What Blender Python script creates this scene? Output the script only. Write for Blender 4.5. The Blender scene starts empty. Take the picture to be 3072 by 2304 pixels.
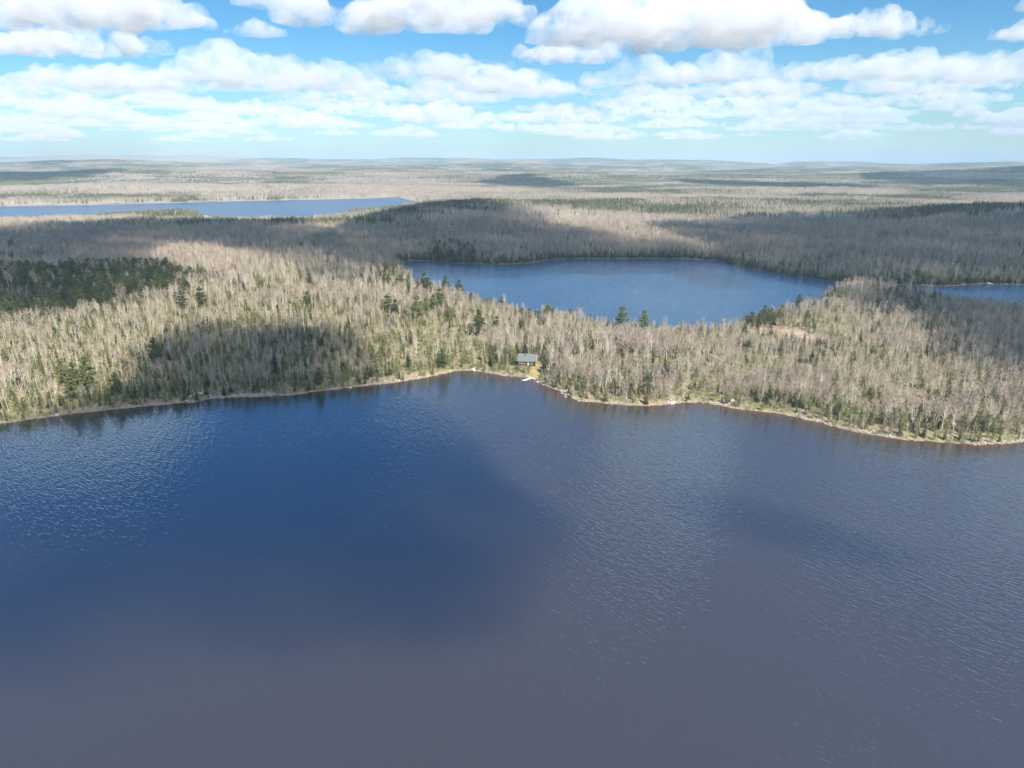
import bpy, bmesh, math, random
import numpy as np
from mathutils import Vector, Matrix, noise as mnoise

# ------------------------------------------------------------------ camera, sky, sun, exposure
sc = bpy.context.scene
C = sc.collection
CAM_H = 120.0
FPX = 710.0                                   # focal length in pixels of a 1024 wide frame
PITCH = math.atan(222.0 / FPX)
cam = bpy.data.objects.new('camera', bpy.data.cameras.new('camera'))
C.objects.link(cam)
cam.location = (0, 0, CAM_H)
cam.rotation_euler = (math.pi / 2 - PITCH, 0, 0)
cam.data.sensor_width = 36.0
cam.data.lens = 36.0 * FPX / 1024.0
cam.data.clip_start = 1.0
cam.data.clip_end = 300000.0
sc.camera = cam

SUN_EL = math.radians(46)
SUN_AZ = math.radians(180 - 35)               # clockwise from the view direction: behind, to the right
SUN_DIR = Vector((math.sin(SUN_AZ) * math.cos(SUN_EL), math.cos(SUN_AZ) * math.cos(SUN_EL), math.sin(SUN_EL)))
world = bpy.data.worlds.new('World'); sc.world = world; world.use_nodes = True
wn = world.node_tree
bg = wn.nodes['Background']
sky = wn.nodes.new('ShaderNodeTexSky'); sky.sky_type = 'NISHITA'; sky.sun_disc = False
sky.sun_elevation = SUN_EL; sky.sun_rotation = SUN_AZ
sky.altitude = 450; sky.air_density = 1.0; sky.dust_density = 0.3; sky.ozone_density = 3.0
tint = wn.nodes.new('ShaderNodeMix'); tint.data_type = 'RGBA'; tint.blend_type = 'MULTIPLY'
tint.inputs[0].default_value = 1.0
tint.inputs[7].default_value = (0.88, 1.09, 1.18, 1)
wn.links.new(sky.outputs[0], tint.inputs[6])
hsv = wn.nodes.new('ShaderNodeHueSaturation'); hsv.inputs['Saturation'].default_value = 1.22
wn.links.new(tint.outputs[2], hsv.inputs['Color']); wn.links.new(hsv.outputs[0], bg.inputs[0])
bg.inputs[1].default_value = 0.067

sun = bpy.data.lights.new('sun', 'SUN'); sun.energy = 5.0; sun.angle = math.radians(0.53); sun.color = (1.0, 0.945, 0.85)
sun_o = bpy.data.objects.new('sun', sun); C.objects.link(sun_o)
sun_o.rotation_euler = SUN_DIR.to_track_quat('Z', 'Y').to_euler()
sun_o.location = (300, -300, 900)

vs = sc.view_settings
vs.view_transform = 'Standard'; vs.look = 'None'; vs.gamma = 1.0; vs.use_curve_mapping = False
vs.exposure = 0.78
sc.render.engine = 'CYCLES'
cy = sc.cycles
cy.use_denoising = True
cy.max_bounces = 11; cy.diffuse_bounces = 2; cy.glossy_bounces = 3; cy.transmission_bounces = 2
cy.volume_bounces = 10; cy.transparent_max_bounces = 16
cy.volume_step_rate = 0.5; cy.volume_max_steps = 64
cy.sample_clamp_indirect = 6.0
cy.caustics_reflective = False; cy.caustics_refractive = False

rng = np.random.default_rng(11)
R = random.Random(5)

# ------------------------------------------------------------------ helpers
def ground_point(sx, sy, z=0.0):
    """pixel of the 3072 x 2304 photograph -> world point on the level z"""
    X = (sx / 3.0 - 512.0) / FPX; Y = -(sy / 3.0 - 384.0) / FPX
    sp, cp = math.sin(PITCH), math.cos(PITCH)
    d = (X, cp + Y * sp, -sp + Y * cp)
    t = (z - CAM_H) / d[2]
    return (d[0] * t, d[1] * t)

def to_px(P):
    """world points (N,3) -> photograph pixels, depth"""
    P = np.asarray(P, float)
    x, y, z = P[:, 0], P[:, 1], P[:, 2] - CAM_H
    sp, cp = math.sin(PITCH), math.cos(PITCH)
    f = y * cp - z * sp; u = y * sp + z * cp
    return (512 + FPX * x / f) * 3, (384 - FPX * u / f) * 3, f

def lattice(ix, iy, seed):
    h = (ix.astype(np.int64) * 374761393 + iy.astype(np.int64) * 668265263 + seed * 974711) & 0x7fffffff
    h = ((h ^ (h >> 13)) * 1274126177) & 0x7fffffff
    h = (h ^ (h >> 16)) & 0xffff
    return h / 65535.0

def vnoise(x, y, seed=0):
    x = np.asarray(x, float); y = np.asarray(y, float)
    ix = np.floor(x); iy = np.floor(y); fx = x - ix; fy = y - iy
    fx = fx * fx * (3 - 2 * fx); fy = fy * fy * (3 - 2 * fy)
    a = lattice(ix, iy, seed); b = lattice(ix + 1, iy, seed); c = lattice(ix, iy + 1, seed); d = lattice(ix + 1, iy + 1, seed)
    return (a * (1 - fx) + b * fx) * (1 - fy) + (c * (1 - fx) + d * fx) * fy

def fbm(x, y, seed=0, octaves=4):
    s = 0; a = 0.5; t = 0
    for o in range(octaves):
        s = s + a * vnoise(x * 2 ** o + 17.3 * o, y * 2 ** o - 9.1 * o, seed + o); t += a; a *= 0.5
    return s / t

def sstep(a, b, x):
    t = np.clip((x - a) / (b - a), 0, 1); return t * t * (3 - 2 * t)

def inside_poly(px, py, poly):
    ins = np.zeros(px.shape, bool)
    n = len(poly)
    for i in range(n):
        x0, y0 = poly[i]; x1, y1 = poly[(i + 1) % n]
        if y0 == y1: continue
        c = ((y0 > py) != (y1 > py)) & (px < (x1 - x0) * (py - y0) / (y1 - y0) + x0)
        ins ^= c
    return ins

def poly_sdf(px, py, poly):
    """signed distance, negative inside"""
    best = np.full(px.shape, 1e12)
    n = len(poly)
    for i in range(n):
        x0, y0 = poly[i]; x1, y1 = poly[(i + 1) % n]
        ex, ey = x1 - x0, y1 - y0
        L = ex * ex + ey * ey + 1e-9
        t = np.clip(((px - x0) * ex + (py - y0) * ey) / L, 0, 1)
        dx = px - x0 - t * ex; dy = py - y0 - t * ey
        best = np.minimum(best, dx * dx + dy * dy)
    d = np.sqrt(best)
    return np.where(inside_poly(px, py, poly), -d, d)

class Geo:
    """collects vertices, faces and a material slot per face"""
    def __init__(s): s.v = []; s.f = []; s.m = []
    def face(s, pts, m=0):
        b = len(s.v); s.v.extend(pts); s.f.append(tuple(range(b, b + len(pts)))); s.m.append(m)
    def tube(s, pts, rad, sides=4, m=0, cap=False):
        b = len(s.v)
        n = len(pts)
        for i, p in enumerate(pts):
            p = Vector(p)
            t = (Vector(pts[min(i + 1, n - 1)]) - Vector(pts[max(i - 1, 0)])).normalized()
            u = t.cross(Vector((0.31, 0.95, 0.05)))
            if u.length < 1e-3: u = t.cross(Vector((1, 0, 0)))
            u.normalize(); w = t.cross(u)
            for k in range(sides):
                a = 2 * math.pi * k / sides
                s.v.append(tuple(p + (u * math.cos(a) + w * math.sin(a)) * rad[i]))
        for i in range(n - 1):
            for k in range(sides):
                k2 = (k + 1) % sides
                s.f.append((b + i * sides + k, b + i * sides + k2, b + (i + 1) * sides + k2, b + (i + 1) * sides + k)); s.m.append(m)
        if cap:
            s.f.append(tuple(b + (n - 1) * sides + k for k in range(sides))); s.m.append(m)
    def box(s, c, h, m=0, rz=0.0):
        b = len(s.v); ca, sa = math.cos(rz), math.sin(rz)
        for z in (-1, 1):
            for x, y in ((-1, -1), (1, -1), (1, 1), (-1, 1)):
                X, Y = x * h[0], y * h[1]
                s.v.append((c[0] + X * ca - Y * sa, c[1] + X * sa + Y * ca, c[2] + z * h[2]))
        for q in ((0, 3, 2, 1), (4, 5, 6, 7), (0, 1, 5, 4), (1, 2, 6, 5), (2, 3, 7, 6), (3, 0, 4, 7)):
            s.f.append(tuple(b + i for i in q)); s.m.append(m)
    def mesh(s, name, mats, smooth=False):
        me = bpy.data.meshes.new(name)
        me.from_pydata(s.v, [], s.f)
        for m in mats: me.materials.append(m)
        if len(mats) > 1: me.polygons.foreach_set('material_index', s.m)
        if smooth: me.polygons.foreach_set('use_smooth', [True] * len(me.polygons))
        me.update()
        return me

def link(name, data, parent=None, loc=None, kind=None, label=None, cat=None, group=None):
    o = bpy.data.objects.new(name, data); C.objects.link(o)
    if parent is not None: o.parent = parent
    if loc is not None: o.location = loc
    if kind: o['kind'] = kind
    if label: o['label'] = label
    if cat: o['category'] = cat
    if group: o['group'] = group
    return o

def np_mesh(name, V, F, mats):
    """V (N,3), F (M,4) arrays -> mesh, quickly"""
    me = bpy.data.meshes.new(name)
    V = np.asarray(V, np.float32); F = np.asarray(F, np.int32)
    me.vertices.add(len(V)); me.vertices.foreach_set('co', V.ravel())
    k = F.shape[1] if len(F) else 4
    me.loops.add(F.size); me.loops.foreach_set('vertex_index', F.ravel())
    me.polygons.add(len(F)); me.polygons.foreach_set('loop_start', np.arange(len(F), dtype=np.int32) * k)
    for m in mats: me.materials.append(m)
    me.update(calc_edges=True); me.validate()
    return me

def fattr(me, name, vals):
    a = me.attributes.new(name, 'FLOAT', 'POINT'); a.data.foreach_set('value', np.asarray(vals, np.float32))

# ------------------------------------------------------------------ materials
def mat(name):
    m = bpy.data.materials.new(name); m.use_nodes = True
    return m, m.node_tree, m.node_tree.nodes['Principled BSDF']

def nn(nt, kind, **kw):
    n = nt.nodes.new(kind)
    for k, v in kw.items(): setattr(n, k, v)
    return n

def ramp(nt, fac, stops):
    r = nn(nt, 'ShaderNodeValToRGB')
    e = r.color_ramp.elements
    while len(e) < len(stops): e.new(0.5)
    for el, (p, c) in zip(e, stops): el.position = p; el.color = (*c, 1)
    if fac is not None: nt.links.new(fac, r.inputs[0])
    return r.outputs[0]

def tex_noise(nt, scale, detail=4, rough=0.55, vec=None):
    n = nn(nt, 'ShaderNodeTexNoise'); n.inputs['Scale'].default_value = scale
    n.inputs['Detail'].default_value = detail; n.inputs['Roughness'].default_value = rough
    if vec is not None: nt.links.new(vec, n.inputs['Vector'])
    return n.outputs[0]

def mixc(nt, fac, a, b, mode='MIX'):
    m = nn(nt, 'ShaderNodeMix', data_type='RGBA', blend_type=mode)
    for s, v in ((0, fac), (6, a), (7, b)):
        if isinstance(v, (int, float)): m.inputs[s].default_value = v
        elif isinstance(v, tuple): m.inputs[s].default_value = (*v, 1)
        else: nt.links.new(v, m.inputs[s])
    return m.outputs[2]

def plant_mat(name, stops, rough=0.85, trans=0.0, nscale=0.6):
    """colour differs from plant to plant (object random) and a little within the plant"""
    m, nt, b = mat(name)
    oi = nn(nt, 'ShaderNodeObjectInfo')
    col = ramp(nt, oi.outputs['Random'], stops)
    tc = nn(nt, 'ShaderNodeTexCoord')
    v = tex_noise(nt, nscale, 3, 0.6, tc.outputs['Object'])
    k = ramp(nt, v, [(0.3, (0.72, 0.72, 0.72)), (0.7, (1.22, 1.2, 1.15))])
    out = mixc(nt, 1.0, col, k, 'MULTIPLY')
    nt.links.new(out, b.inputs['Base Color'])
    b.inputs['Roughness'].default_value = rough
    b.inputs['Specular IOR Level'].default_value = 0.2
    if trans:
        t = nn(nt, 'ShaderNodeBsdfTranslucent'); nt.links.new(out, t.inputs[0])
        ms = nn(nt, 'ShaderNodeMixShader'); ms.inputs[0].default_value = trans
        nt.links.new(b.outputs[0], ms.inputs[1]); nt.links.new(t.outputs[0], ms.inputs[2])
        nt.links.new(ms.outputs[0], nt.nodes['Material Output'].inputs['Surface'])
    return m

M = {}
M['birch_bark'] = plant_mat('birch_bark', [(0.0, (0.64, 0.57, 0.47)), (0.5, (0.80, 0.74, 0.65)), (1.0, (0.72, 0.68, 0.61))], nscale=1.6)
M['grey_bark'] = plant_mat('grey_bark', [(0.0, (0.40, 0.35, 0.30)), (1.0, (0.54, 0.50, 0.45))], nscale=1.2)
M['dark_bark'] = plant_mat('dark_bark', [(0.0, (0.13, 0.10, 0.08)), (1.0, (0.20, 0.16, 0.13))])
M['birch_twig'] = plant_mat('birch_twig', [(0.0, (0.52, 0.40, 0.28)), (0.35, (0.64, 0.53, 0.38)), (0.7, (0.60, 0.45, 0.36)), (1.0, (0.68, 0.58, 0.43))], trans=0.2)
M['maple_twig'] = plant_mat('maple_twig', [(0.0, (0.48, 0.38, 0.30)), (0.5, (0.56, 0.47, 0.38)), (1.0, (0.55, 0.40, 0.34))], trans=0.25)
M['spruce'] = plant_mat('spruce_needles', [(0.0, (0.09, 0.105, 0.055)), (0.5, (0.135, 0.15, 0.070)), (1.0, (0.20, 0.21, 0.095))], trans=0.2)
M['pine'] = plant_mat('pine_needles', [(0.0, (0.11, 0.145, 0.065)), (0.5, (0.17, 0.205, 0.08)), (1.0, (0.27, 0.29, 0.11))], trans=0.2)
M['young'] = plant_mat('young_fir_needles', [(0.0, (0.22, 0.24, 0.10)), (0.4, (0.36, 0.36, 0.16)), (0.8, (0.48, 0.46, 0.24)), (1.0, (0.29, 0.33, 0.11))], trans=0.3)
M['brush'] = plant_mat('dry_brush', [(0.0, (0.40, 0.30, 0.21)), (0.4, (0.52, 0.42, 0.28)), (0.75, (0.48, 0.44, 0.24)), (1.0, (0.46, 0.31, 0.25))], trans=0.2)

# --- ground
def ground_material():
    m, nt, b = mat('forest_floor')
    g = nn(nt, 'ShaderNodeNewGeometry'); pos = g.outputs['Position']
    big = tex_noise(nt, 0.012, 5, 0.6, pos); fine = tex_noise(nt, 0.35, 6, 0.65, pos); mid = tex_noise(nt, 0.06, 5, 0.6, pos)
    litter = ramp(nt, fine, [(0.25, (0.17, 0.13, 0.08)), (0.5, (0.30, 0.24, 0.16)), (0.75, (0.42, 0.35, 0.24))])
    moss = ramp(nt, fine, [(0.3, (0.10, 0.12, 0.05)), (0.7, (0.24, 0.24, 0.10))])
    mm = ramp(nt, mid, [(0.40, (0.1, 0.1, 0.1)), (0.58, (0.85, 0.85, 0.85))])
    col = mixc(nt, mm, litter, moss)
    far = ramp(nt, big, [(0.3, (0.30, 0.25, 0.21)), (0.5, (0.40, 0.34, 0.28)), (0.7, (0.16, 0.16, 0.11))])
    a = nn(nt, 'ShaderNodeAttribute', attribute_name='far'); col = mixc(nt, a.outputs['Fac'], col, far)
    a = nn(nt, 'ShaderNodeAttribute', attribute_name='bog')
    bogc = ramp(nt, mid, [(0.3, (0.35, 0.23, 0.16)), (0.7, (0.48, 0.36, 0.27))]); col = mixc(nt, a.outputs['Fac'], col, bogc)
    a = nn(nt, 'ShaderNodeAttribute', attribute_name='grass')
    gr = ramp(nt, fine, [(0.3, (0.30, 0.25, 0.11)), (0.7, (0.48, 0.40, 0.20))]); col = mixc(nt, a.outputs['Fac'], col, gr)
    a = nn(nt, 'ShaderNodeAttribute', attribute_name='shore')
    sh = ramp(nt, tex_noise(nt, 0.7, 4, 0.7, pos), [(0.3, (0.22, 0.15, 0.10)), (0.5, (0.38, 0.29, 0.20)), (0.75, (0.55, 0.48, 0.40))])
    col = mixc(nt, a.outputs['Fac'], col, sh)
    nt.links.new(col, b.inputs['Base Color'])
    b.inputs['Roughness'].default_value = 0.95; b.inputs['Specular IOR Level'].default_value = 0.15
    bp = nn(nt, 'ShaderNodeBump'); bp.inputs['Distance'].default_value = 0.35; bp.inputs['Strength'].default_value = 0.7
    nt.links.new(fine, bp.inputs['Height']); nt.links.new(bp.outputs[0], b.inputs['Normal'])
    return m
M['ground'] = ground_material()

WAVE_DIR = math.atan2(0.80, -0.60)             # crests run away from the camera towards the left
def water_material(name, amp=1.0, rough=0.07, ior=2.3, body=(0.056, 0.049, 0.035)):
    m, nt, b = mat(name)
    g = nn(nt, 'ShaderNodeNewGeometry')
    def waves(across, along, ang, detail, seed, dist=0.0):
        mp = nn(nt, 'ShaderNodeMapping'); mp.vector_type = 'TEXTURE'
        mp.inputs['Rotation'].default_value = (0, 0, ang); mp.inputs['Scale'].default_value = (along, across, 1)
        mp.inputs['Location'].default_value = (seed, seed * 3, 0)
        nt.links.new(g.outputs['Position'], mp.inputs['Vector'])
        n = nn(nt, 'ShaderNodeTexNoise'); n.noise_dimensions = '2D'; n.inputs['Scale'].default_value = 1.0
        n.inputs['Detail'].default_value = detail; n.inputs['Roughness'].default_value = 0.5; n.inputs['Distortion'].default_value = dist
        nt.links.new(mp.outputs[0], n.inputs['Vector'])
        return n.outputs[0]
    w1 = waves(1.25, 5.0, WAVE_DIR, 2.0, 3.0, 0.5); w2 = waves(0.8, 3.2, WAVE_DIR + 0.35, 1.0, 9.0, 0.2); w3 = waves(3.6, 15.0, WAVE_DIR - 0.2, 1.0, 5.0)
    gust = tex_noise(nt, 0.012, 3, 0.5, g.outputs['Position'])
    gs = ramp(nt, gust, [(0.3, (0.72, 0.72, 0.72)), (0.7, (1.05, 1.05, 1.05))])
    def m2(op, a, c):
        k = nn(nt, 'ShaderNodeMath', operation=op)
        for i, v in enumerate((a, c)):
            if isinstance(v, (int, float)): k.inputs[i].default_value = v
            else: nt.links.new(v, k.inputs[i])
        return k.outputs[0]
    h = m2('ADD', m2('MULTIPLY', w1, 0.105 * amp), m2('ADD', m2('MULTIPLY', w2, 0.09 * amp), m2('MULTIPLY', w3, 0.05 * amp)))
    h = m2('MULTIPLY', h, gs)
    bp = nn(nt, 'ShaderNodeBump'); bp.inputs['Strength'].default_value = 1.0; bp.inputs['Distance'].default_value = 1.0
    nt.links.new(h, bp.inputs['Height']); nt.links.new(bp.outputs[0], b.inputs['Normal'])
    a = nn(nt, 'ShaderNodeAttribute', attribute_name='shallow')
    col = mixc(nt, a.outputs['Fac'], body, (0.14, 0.055, 0.032))
    nt.links.new(col, b.inputs['Base Color'])
    b.inputs['Roughness'].default_value = rough
    b.inputs['IOR'].default_value = ior
    b.inputs['Specular IOR Level'].default_value = 0.5
    b.inputs['Specular Tint'].default_value = (0.44, 0.98, 1.55, 1)
    return m
M['water'] = water_material('lake_water')
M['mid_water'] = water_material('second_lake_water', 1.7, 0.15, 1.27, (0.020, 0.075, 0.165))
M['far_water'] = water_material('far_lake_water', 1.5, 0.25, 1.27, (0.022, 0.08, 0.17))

# ------------------------------------------------------------------ shorelines, read off the photograph and laid on the water level
SHORE1 = [(-900, 1310), (-400, 1292), (0, 1271), (54, 1264), (119, 1254), (174, 1246), (260, 1237), (325, 1228), (398, 1221), (470, 1215), (542, 1208),
          (586, 1206), (633, 1195), (687, 1192), (799, 1188), (872, 1185), (945, 1174), (1035, 1165), (1107, 1156), (1180, 1147), (1252, 1136),
          (1306, 1127), (1361, 1113), (1400, 1111), (1436, 1114), (1470, 1119), (1508, 1126), (1563, 1131), (1586, 1135), (1608, 1142), (1626, 1151),
          (1653, 1161), (1675, 1171), (1698, 1185), (1716, 1194), (1744, 1203), (1800, 1209), (1889, 1215), (1962, 1216), (1991, 1213), (2016, 1210),
          (2052, 1206), (2106, 1208), (2161, 1213), (2197, 1224), (2251, 1232), (2323, 1238), (2370, 1246), (2457, 1267), (2509, 1281), (2579, 1298),
          (2649, 1307), (2719, 1319), (2824, 1327), (2928, 1333), (2998, 1330), (3072, 1325), (3250, 1322), (3500, 1340), (4000, 1360)]
LAKE1 = [ground_point(*p) for p in SHORE1] + [(1400, 60), (2200, -1500), (0, -2600), (-2200, -1500), (-1400, 60)]
FAR2 = [(1183, 788), (1232, 781), (1302, 783), (1385, 790), (1487, 793), (1580, 790), (1640, 781), (1718, 776), (1857, 776), (2047, 776), (2150, 781),
        (2201, 795), (2256, 806), (2349, 823), (2418, 834), (2506, 846), (2620, 851), (2719, 855), (2835, 858), (2928, 852), (3072, 853), (3300, 846)]
# the near shore of the second lake lies hidden under the tree tops: its points are map positions in metres
NEAR2 = [(900, 690), (700, 480), (600, 455), (520, 470), (450, 500), (412, 560), (385, 630), (368, 680), (335, 696), (303, 678), (288, 648), (300, 630), (322, 620), (280, 608),
         (228, 586), (192, 556), (174, 532), (160, 514), (120, 508), (80, 516), (50, 542), (10, 575), (-30, 615), (-60, 662), (-106, 735), (-124, 800), (-128, 850)]
LAKE2 = [ground_point(*p) for p in FAR2] + NEAR2
LAKE3 = [ground_point(*p) for p in [(-500, 632), (0, 619), (200, 616), (420, 611), (660, 605), (900, 600), (1100, 595), (1195, 591)]] + \
        [(-250, 2150), (-360, 1760), (-420, 1500), (-640, 1480), (-690, 1560), (-690, 1690), (-780, 1735), (-875, 1715), (-905, 1560), (-960, 1485), (-2400, 1480)]
POND = [ground_point(*p) for p in [(2085, 604), (2130, 600), (2220, 601), (2235, 606), (2160, 609), (2090, 609)]]
LAKES = [LAKE1, LAKE2, LAKE3, POND]

HILLS = [  # x, y, radius x, radius y, height, rotation
    (-60, 1480, 300, 220, 27, 0.15), (420, 1750, 420, 170, 20, 0.0), (1080, 1300, 420, 230, 30, 0.2),
    (760, 1450, 300, 120, 12, 0.0), (-420, 640, 170, 110, 9, 0.2), (430, 400, 130, 60, 3, -0.2), (-1500, 2700, 700, 260, 22, 0.1), (-700, 2850, 600, 250, 14, 0.0),
    (900, 2700, 600, 200, 14, 0), (-2600, 4200, 1300, 420, 62, 0.1), (-1500, 4900, 1400, 400, 52, -0.05), (500, 4500, 1200, 380, 30, 0), (2600, 4600, 900, 420, 34, 0),
    (4900, 5600, 1300, 700, 105, 0.2), (3200, 6900, 1500, 500, 40, 0), (-4200, 7600, 2400, 600, 90, 0), (-1200, 8000, 2200, 600, 66, 0), (1800, 8800, 2200, 600, 54, 0),
    (-9000, 13500, 3400, 900, 150, 0), (-5400, 13800, 2600, 800, 130, 0), (-2200, 13000, 2200, 700, 95, 0), (700, 13000, 2000, 700, 100, 0), (2700, 12200, 1700, 700, 90, 0),
    (4700, 11000, 1500, 500, 75, 0), (6800, 9800, 1500, 600, 70, 0), (-13000, 14500, 3500, 1000, 170, 0)]

def lake_dist(x, y):
    d = np.full(x.shape, 1e9)
    for L in LAKES: d = np.minimum(d, poly_sdf(x, y, L))
    return d

def height(x, y, d=None):
    if d is None: d = lake_dist(x, y)
    r = np.hypot(x, y)
    h = 0.12 + 0.25 * np.minimum(np.maximum(d, 0), 6) + 4.0 * (1 - np.exp(-np.maximum(d - 3, 0) / 45))
    roll = fbm(x / 260, y / 260, 3) - 0.42
    h = h + sstep(15, 160, d) * roll * 16
    k = sstep(25, 320, d)
    for (hx, hy, rx, ry, hh, rot) in HILLS:
        ca, sa = math.cos(rot), math.sin(rot)
        u = ((x - hx) * ca + (y - hy) * sa) / rx; v = (-(x - hx) * sa + (y - hy) * ca) / ry
        h = h + hh * np.exp(-(u * u + v * v)) * k * (0.8 + 0.4 * fbm(x / (rx * .5), y / (ry * .8), 21, 3))
    big = sstep(2500, 6000, r)
    h = h + big * (fbm(x / 1500, y / 700, 8, 4) - 0.46) * 90
    h = h + sstep(7000, 13000, r) * (fbm(x / 1800, y / 2600, 31, 5) - 0.42) * 120 * (x < 1e9)
    h = np.where(d > 0, np.maximum(h, 0.22 + 0.1 * np.minimum(np.maximum(d, 0), 4)), h)
    sup = sstep(0.0, 1.0, (x - 3900 - 0.16 * (y - 9000)) / 1800) * sstep(10500, 13000, y)   # the great lake on the horizon
    h = h * (1 - sup) - 14 * sup
    h = np.where(d < 0, -0.12 - 0.10 * np.minimum(-d, 60), h)
    return h

# ------------------------------------------------------------------ clouds: real volumes that also throw the shadows on the land
BASE = 1050.0
def cloud_mat(name, density, scale, lo=.34, hi=.60):
    m = bpy.data.materials.new(name); m.use_nodes = True; nt = m.node_tree; nt.nodes.clear()
    o = nt.nodes.new('ShaderNodeOutputMaterial'); v = nt.nodes.new('ShaderNodeVolumePrincipled')
    v.inputs['Color'].default_value = (.940, .950, .968, 1); v.inputs['Anisotropy'].default_value = -0.1
    g = nt.nodes.new('ShaderNodeNewGeometry')
    n = tex_noise(nt, scale, 6, .66, g.outputs['Position'])
    mr = nt.nodes.new('ShaderNodeMapRange'); mr.inputs[1].default_value = lo; mr.inputs[2].default_value = hi; mr.inputs[3].default_value = 0; mr.inputs[4].default_value = density
    nt.links.new(n, mr.inputs[0]); nt.links.new(mr.outputs[0], v.inputs['Density']); nt.links.new(v.outputs[0], o.inputs['Volume'])
    return m
CM_thin = cloud_mat('cloud_thin', .0155, 0.010, .30, .55); CM_near = cloud_mat('cloud_near', .020, 0.012, .30, .55); CM_mid = cloud_mat('cloud_mid', .0090, 0.0055, .41, .62); CM_far = cloud_mat('cloud_far', .0045, 0.0030, .40, .64)

def hull(spheres, vox, amp, lam, seed, flat):
    bm = bmesh.new()
    for (x, y, z, r) in spheres: bmesh.ops.create_icosphere(bm, subdivisions=2, radius=r, matrix=Matrix.Translation((x, y, z)))
    me = bpy.data.meshes.new('hull'); bm.to_mesh(me); bm.free()
    ob = bpy.data.objects.new('hull', me); C.objects.link(ob)
    md = ob.modifiers.new('r', 'REMESH'); md.mode = 'VOXEL'; md.voxel_size = vox
    me2 = bpy.data.meshes.new_from_object(ob.evaluated_get(bpy.context.evaluated_depsgraph_get()))
    bpy.data.objects.remove(ob)
    n = len(me2.vertices); ed = np.empty(len(me2.edges) * 2, np.int32); me2.edges.foreach_get('vertices', ed); ed = ed.reshape(-1, 2)
    lab = np.arange(n)
    while True:                                   # keep the largest connected body only
        m_ = np.minimum(lab[ed[:, 0]], lab[ed[:, 1]]); new = lab.copy()
        np.minimum.at(new, ed[:, 0], m_); np.minimum.at(new, ed[:, 1], m_); new = new[new]
        if (new == lab).all(): break
        lab = new
    if len(np.unique(lab)) > 1:
        big = np.bincount(lab).argmax(); bm = bmesh.new(); bm.from_mesh(me2); bm.verts.ensure_lookup_table()
        bmesh.ops.delete(bm, geom=[bm.verts[i] for i in np.where(lab != big)[0]], context='VERTS'); bm.to_mesh(me2); bm.free(); n = len(me2.vertices)
    co = np.empty(n * 3); me2.vertices.foreach_get('co', co); co = co.reshape(-1, 3)
    no = np.empty(n * 3); me2.vertices.foreach_get('normal', no); no = no.reshape(-1, 3)
    off = np.array([mnoise.fractal(Vector(c) / lam + Vector((seed * 7.1, 0, 0)), 1.0, 2.0, 4) for c in co])
    co = co + no * off[:, None] * amp
    co[:, 2] = np.where(co[:, 2] < 0, co[:, 2] * flat, co[:, 2])
    me2.vertices.foreach_set('co', co.ravel()); me2.update()
    return me2

def cumulus(seed, L, W, T, res=11):
    rr = random.Random(seed); spx = []
    nb = int(16 + 26 * min(2.2, L / (T * 3.0)))
    for i in range(nb):
        a = rr.random() * 6.283; q = rr.random() ** .55
        x = math.cos(a) * q * L / 2; y = math.sin(a) * q * W / 2
        lump = .55 + .75 * mnoise.noise(Vector((x / L * 4 + seed, y / W * 3, seed * .3)))
        r = T * max(.16, (.26 + .30 * rr.random()) * (1 - .45 * q))
        spx.append((x, y, r * .3 + max(0, rr.random() * T * .55 * (1 - q * .8) * lump), r))
    return hull(spx, T / res, T * .10, T * .35, seed, .18)

def elev(ysrc): return math.atan((384 - ysrc / 3) / FPX) - PITCH
def sky_cloud(x0, x1, ytop, ybot, label, seed, depth=.55):
    e = elev(ybot); d = (BASE - CAM_H) / math.tan(e)
    cx = ((x0 + x1) / 6 - 512) / FPX
    Wd = (x1 - x0) / 3 / FPX * d; T = max(160, (ybot - ytop) / 3 / FPX * d * .85)
    dep = min(Wd * depth, d * .3)
    yc = d - dep * .5
    me = cumulus(seed, Wd, dep, T); me.materials.append(CM_mid if d < 9000 else CM_far)
    o = link('cloud', me, loc=(cx * d * .98, yc, BASE), label=label, cat='cloud', group='cumulus clouds over the horizon')
    return o
K = 3072 / 2212
SKY = [((120, 560, -60, 75), 'large grey-white cloud cut by the top edge, left'), ((60, 470, 55, 128), 'broad white cloud just below the top left one'), ((690, 1140, -50, 76), 'large flat-based cloud cut by the top edge, middle'),
       ((575, 730, -40, 22), 'small cloud tip at the top edge between two large ones'), ((-60, 75, 30, 105), 'cloud cut by the left edge'), ((110, 470, 125, 195), 'left part of the long cloud bank above the left horizon'),
       ((380, 760, 85, 190), 'tall white middle of the long cloud bank on the left'), ((660, 850, 125, 198), 'right end of the long cloud bank on the left'), ((790, 1100, 100, 178), 'white-topped cloud in the centre of the sky'),
       ((1160, 1660, -60, 112), 'largest cloud, cut by the top edge right of centre'), ((1095, 1330, 78, 140), 'low lobe under the left end of the largest cloud'), ((1660, 1930, 18, 88), 'oval cloud beyond the right end of the largest one'),
       ((1250, 1500, 118, 190), 'crisp white cloud below the largest one'), ((1440, 1690, 90, 180), 'tall cloud right of the crisp white one'), ((1660, 1990, 100, 178), 'left part of the long bank on the right'),
       ((1900, 2270, 85, 185), 'right part of the long bank, cut by the right edge'), ((2040, 2205, 36, 90), 'small isolated cloud high on the right'), ((2095, 2165, -4, 26), 'smallest wisp at the top right'),
       ((545, 660, 35, 82), 'faint torn cloud between the top left and top middle ones'), ((1480, 1720, 165, 210), 'low cloud below the tall one, right of centre'), ((1020, 1240, 150, 205), 'low cloud under the central gap')]
for i, ((a, b, c, d), lab) in enumerate(SKY): sky_cloud(a * K, b * K, c * K, d * K, lab, 20 + i)

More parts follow.
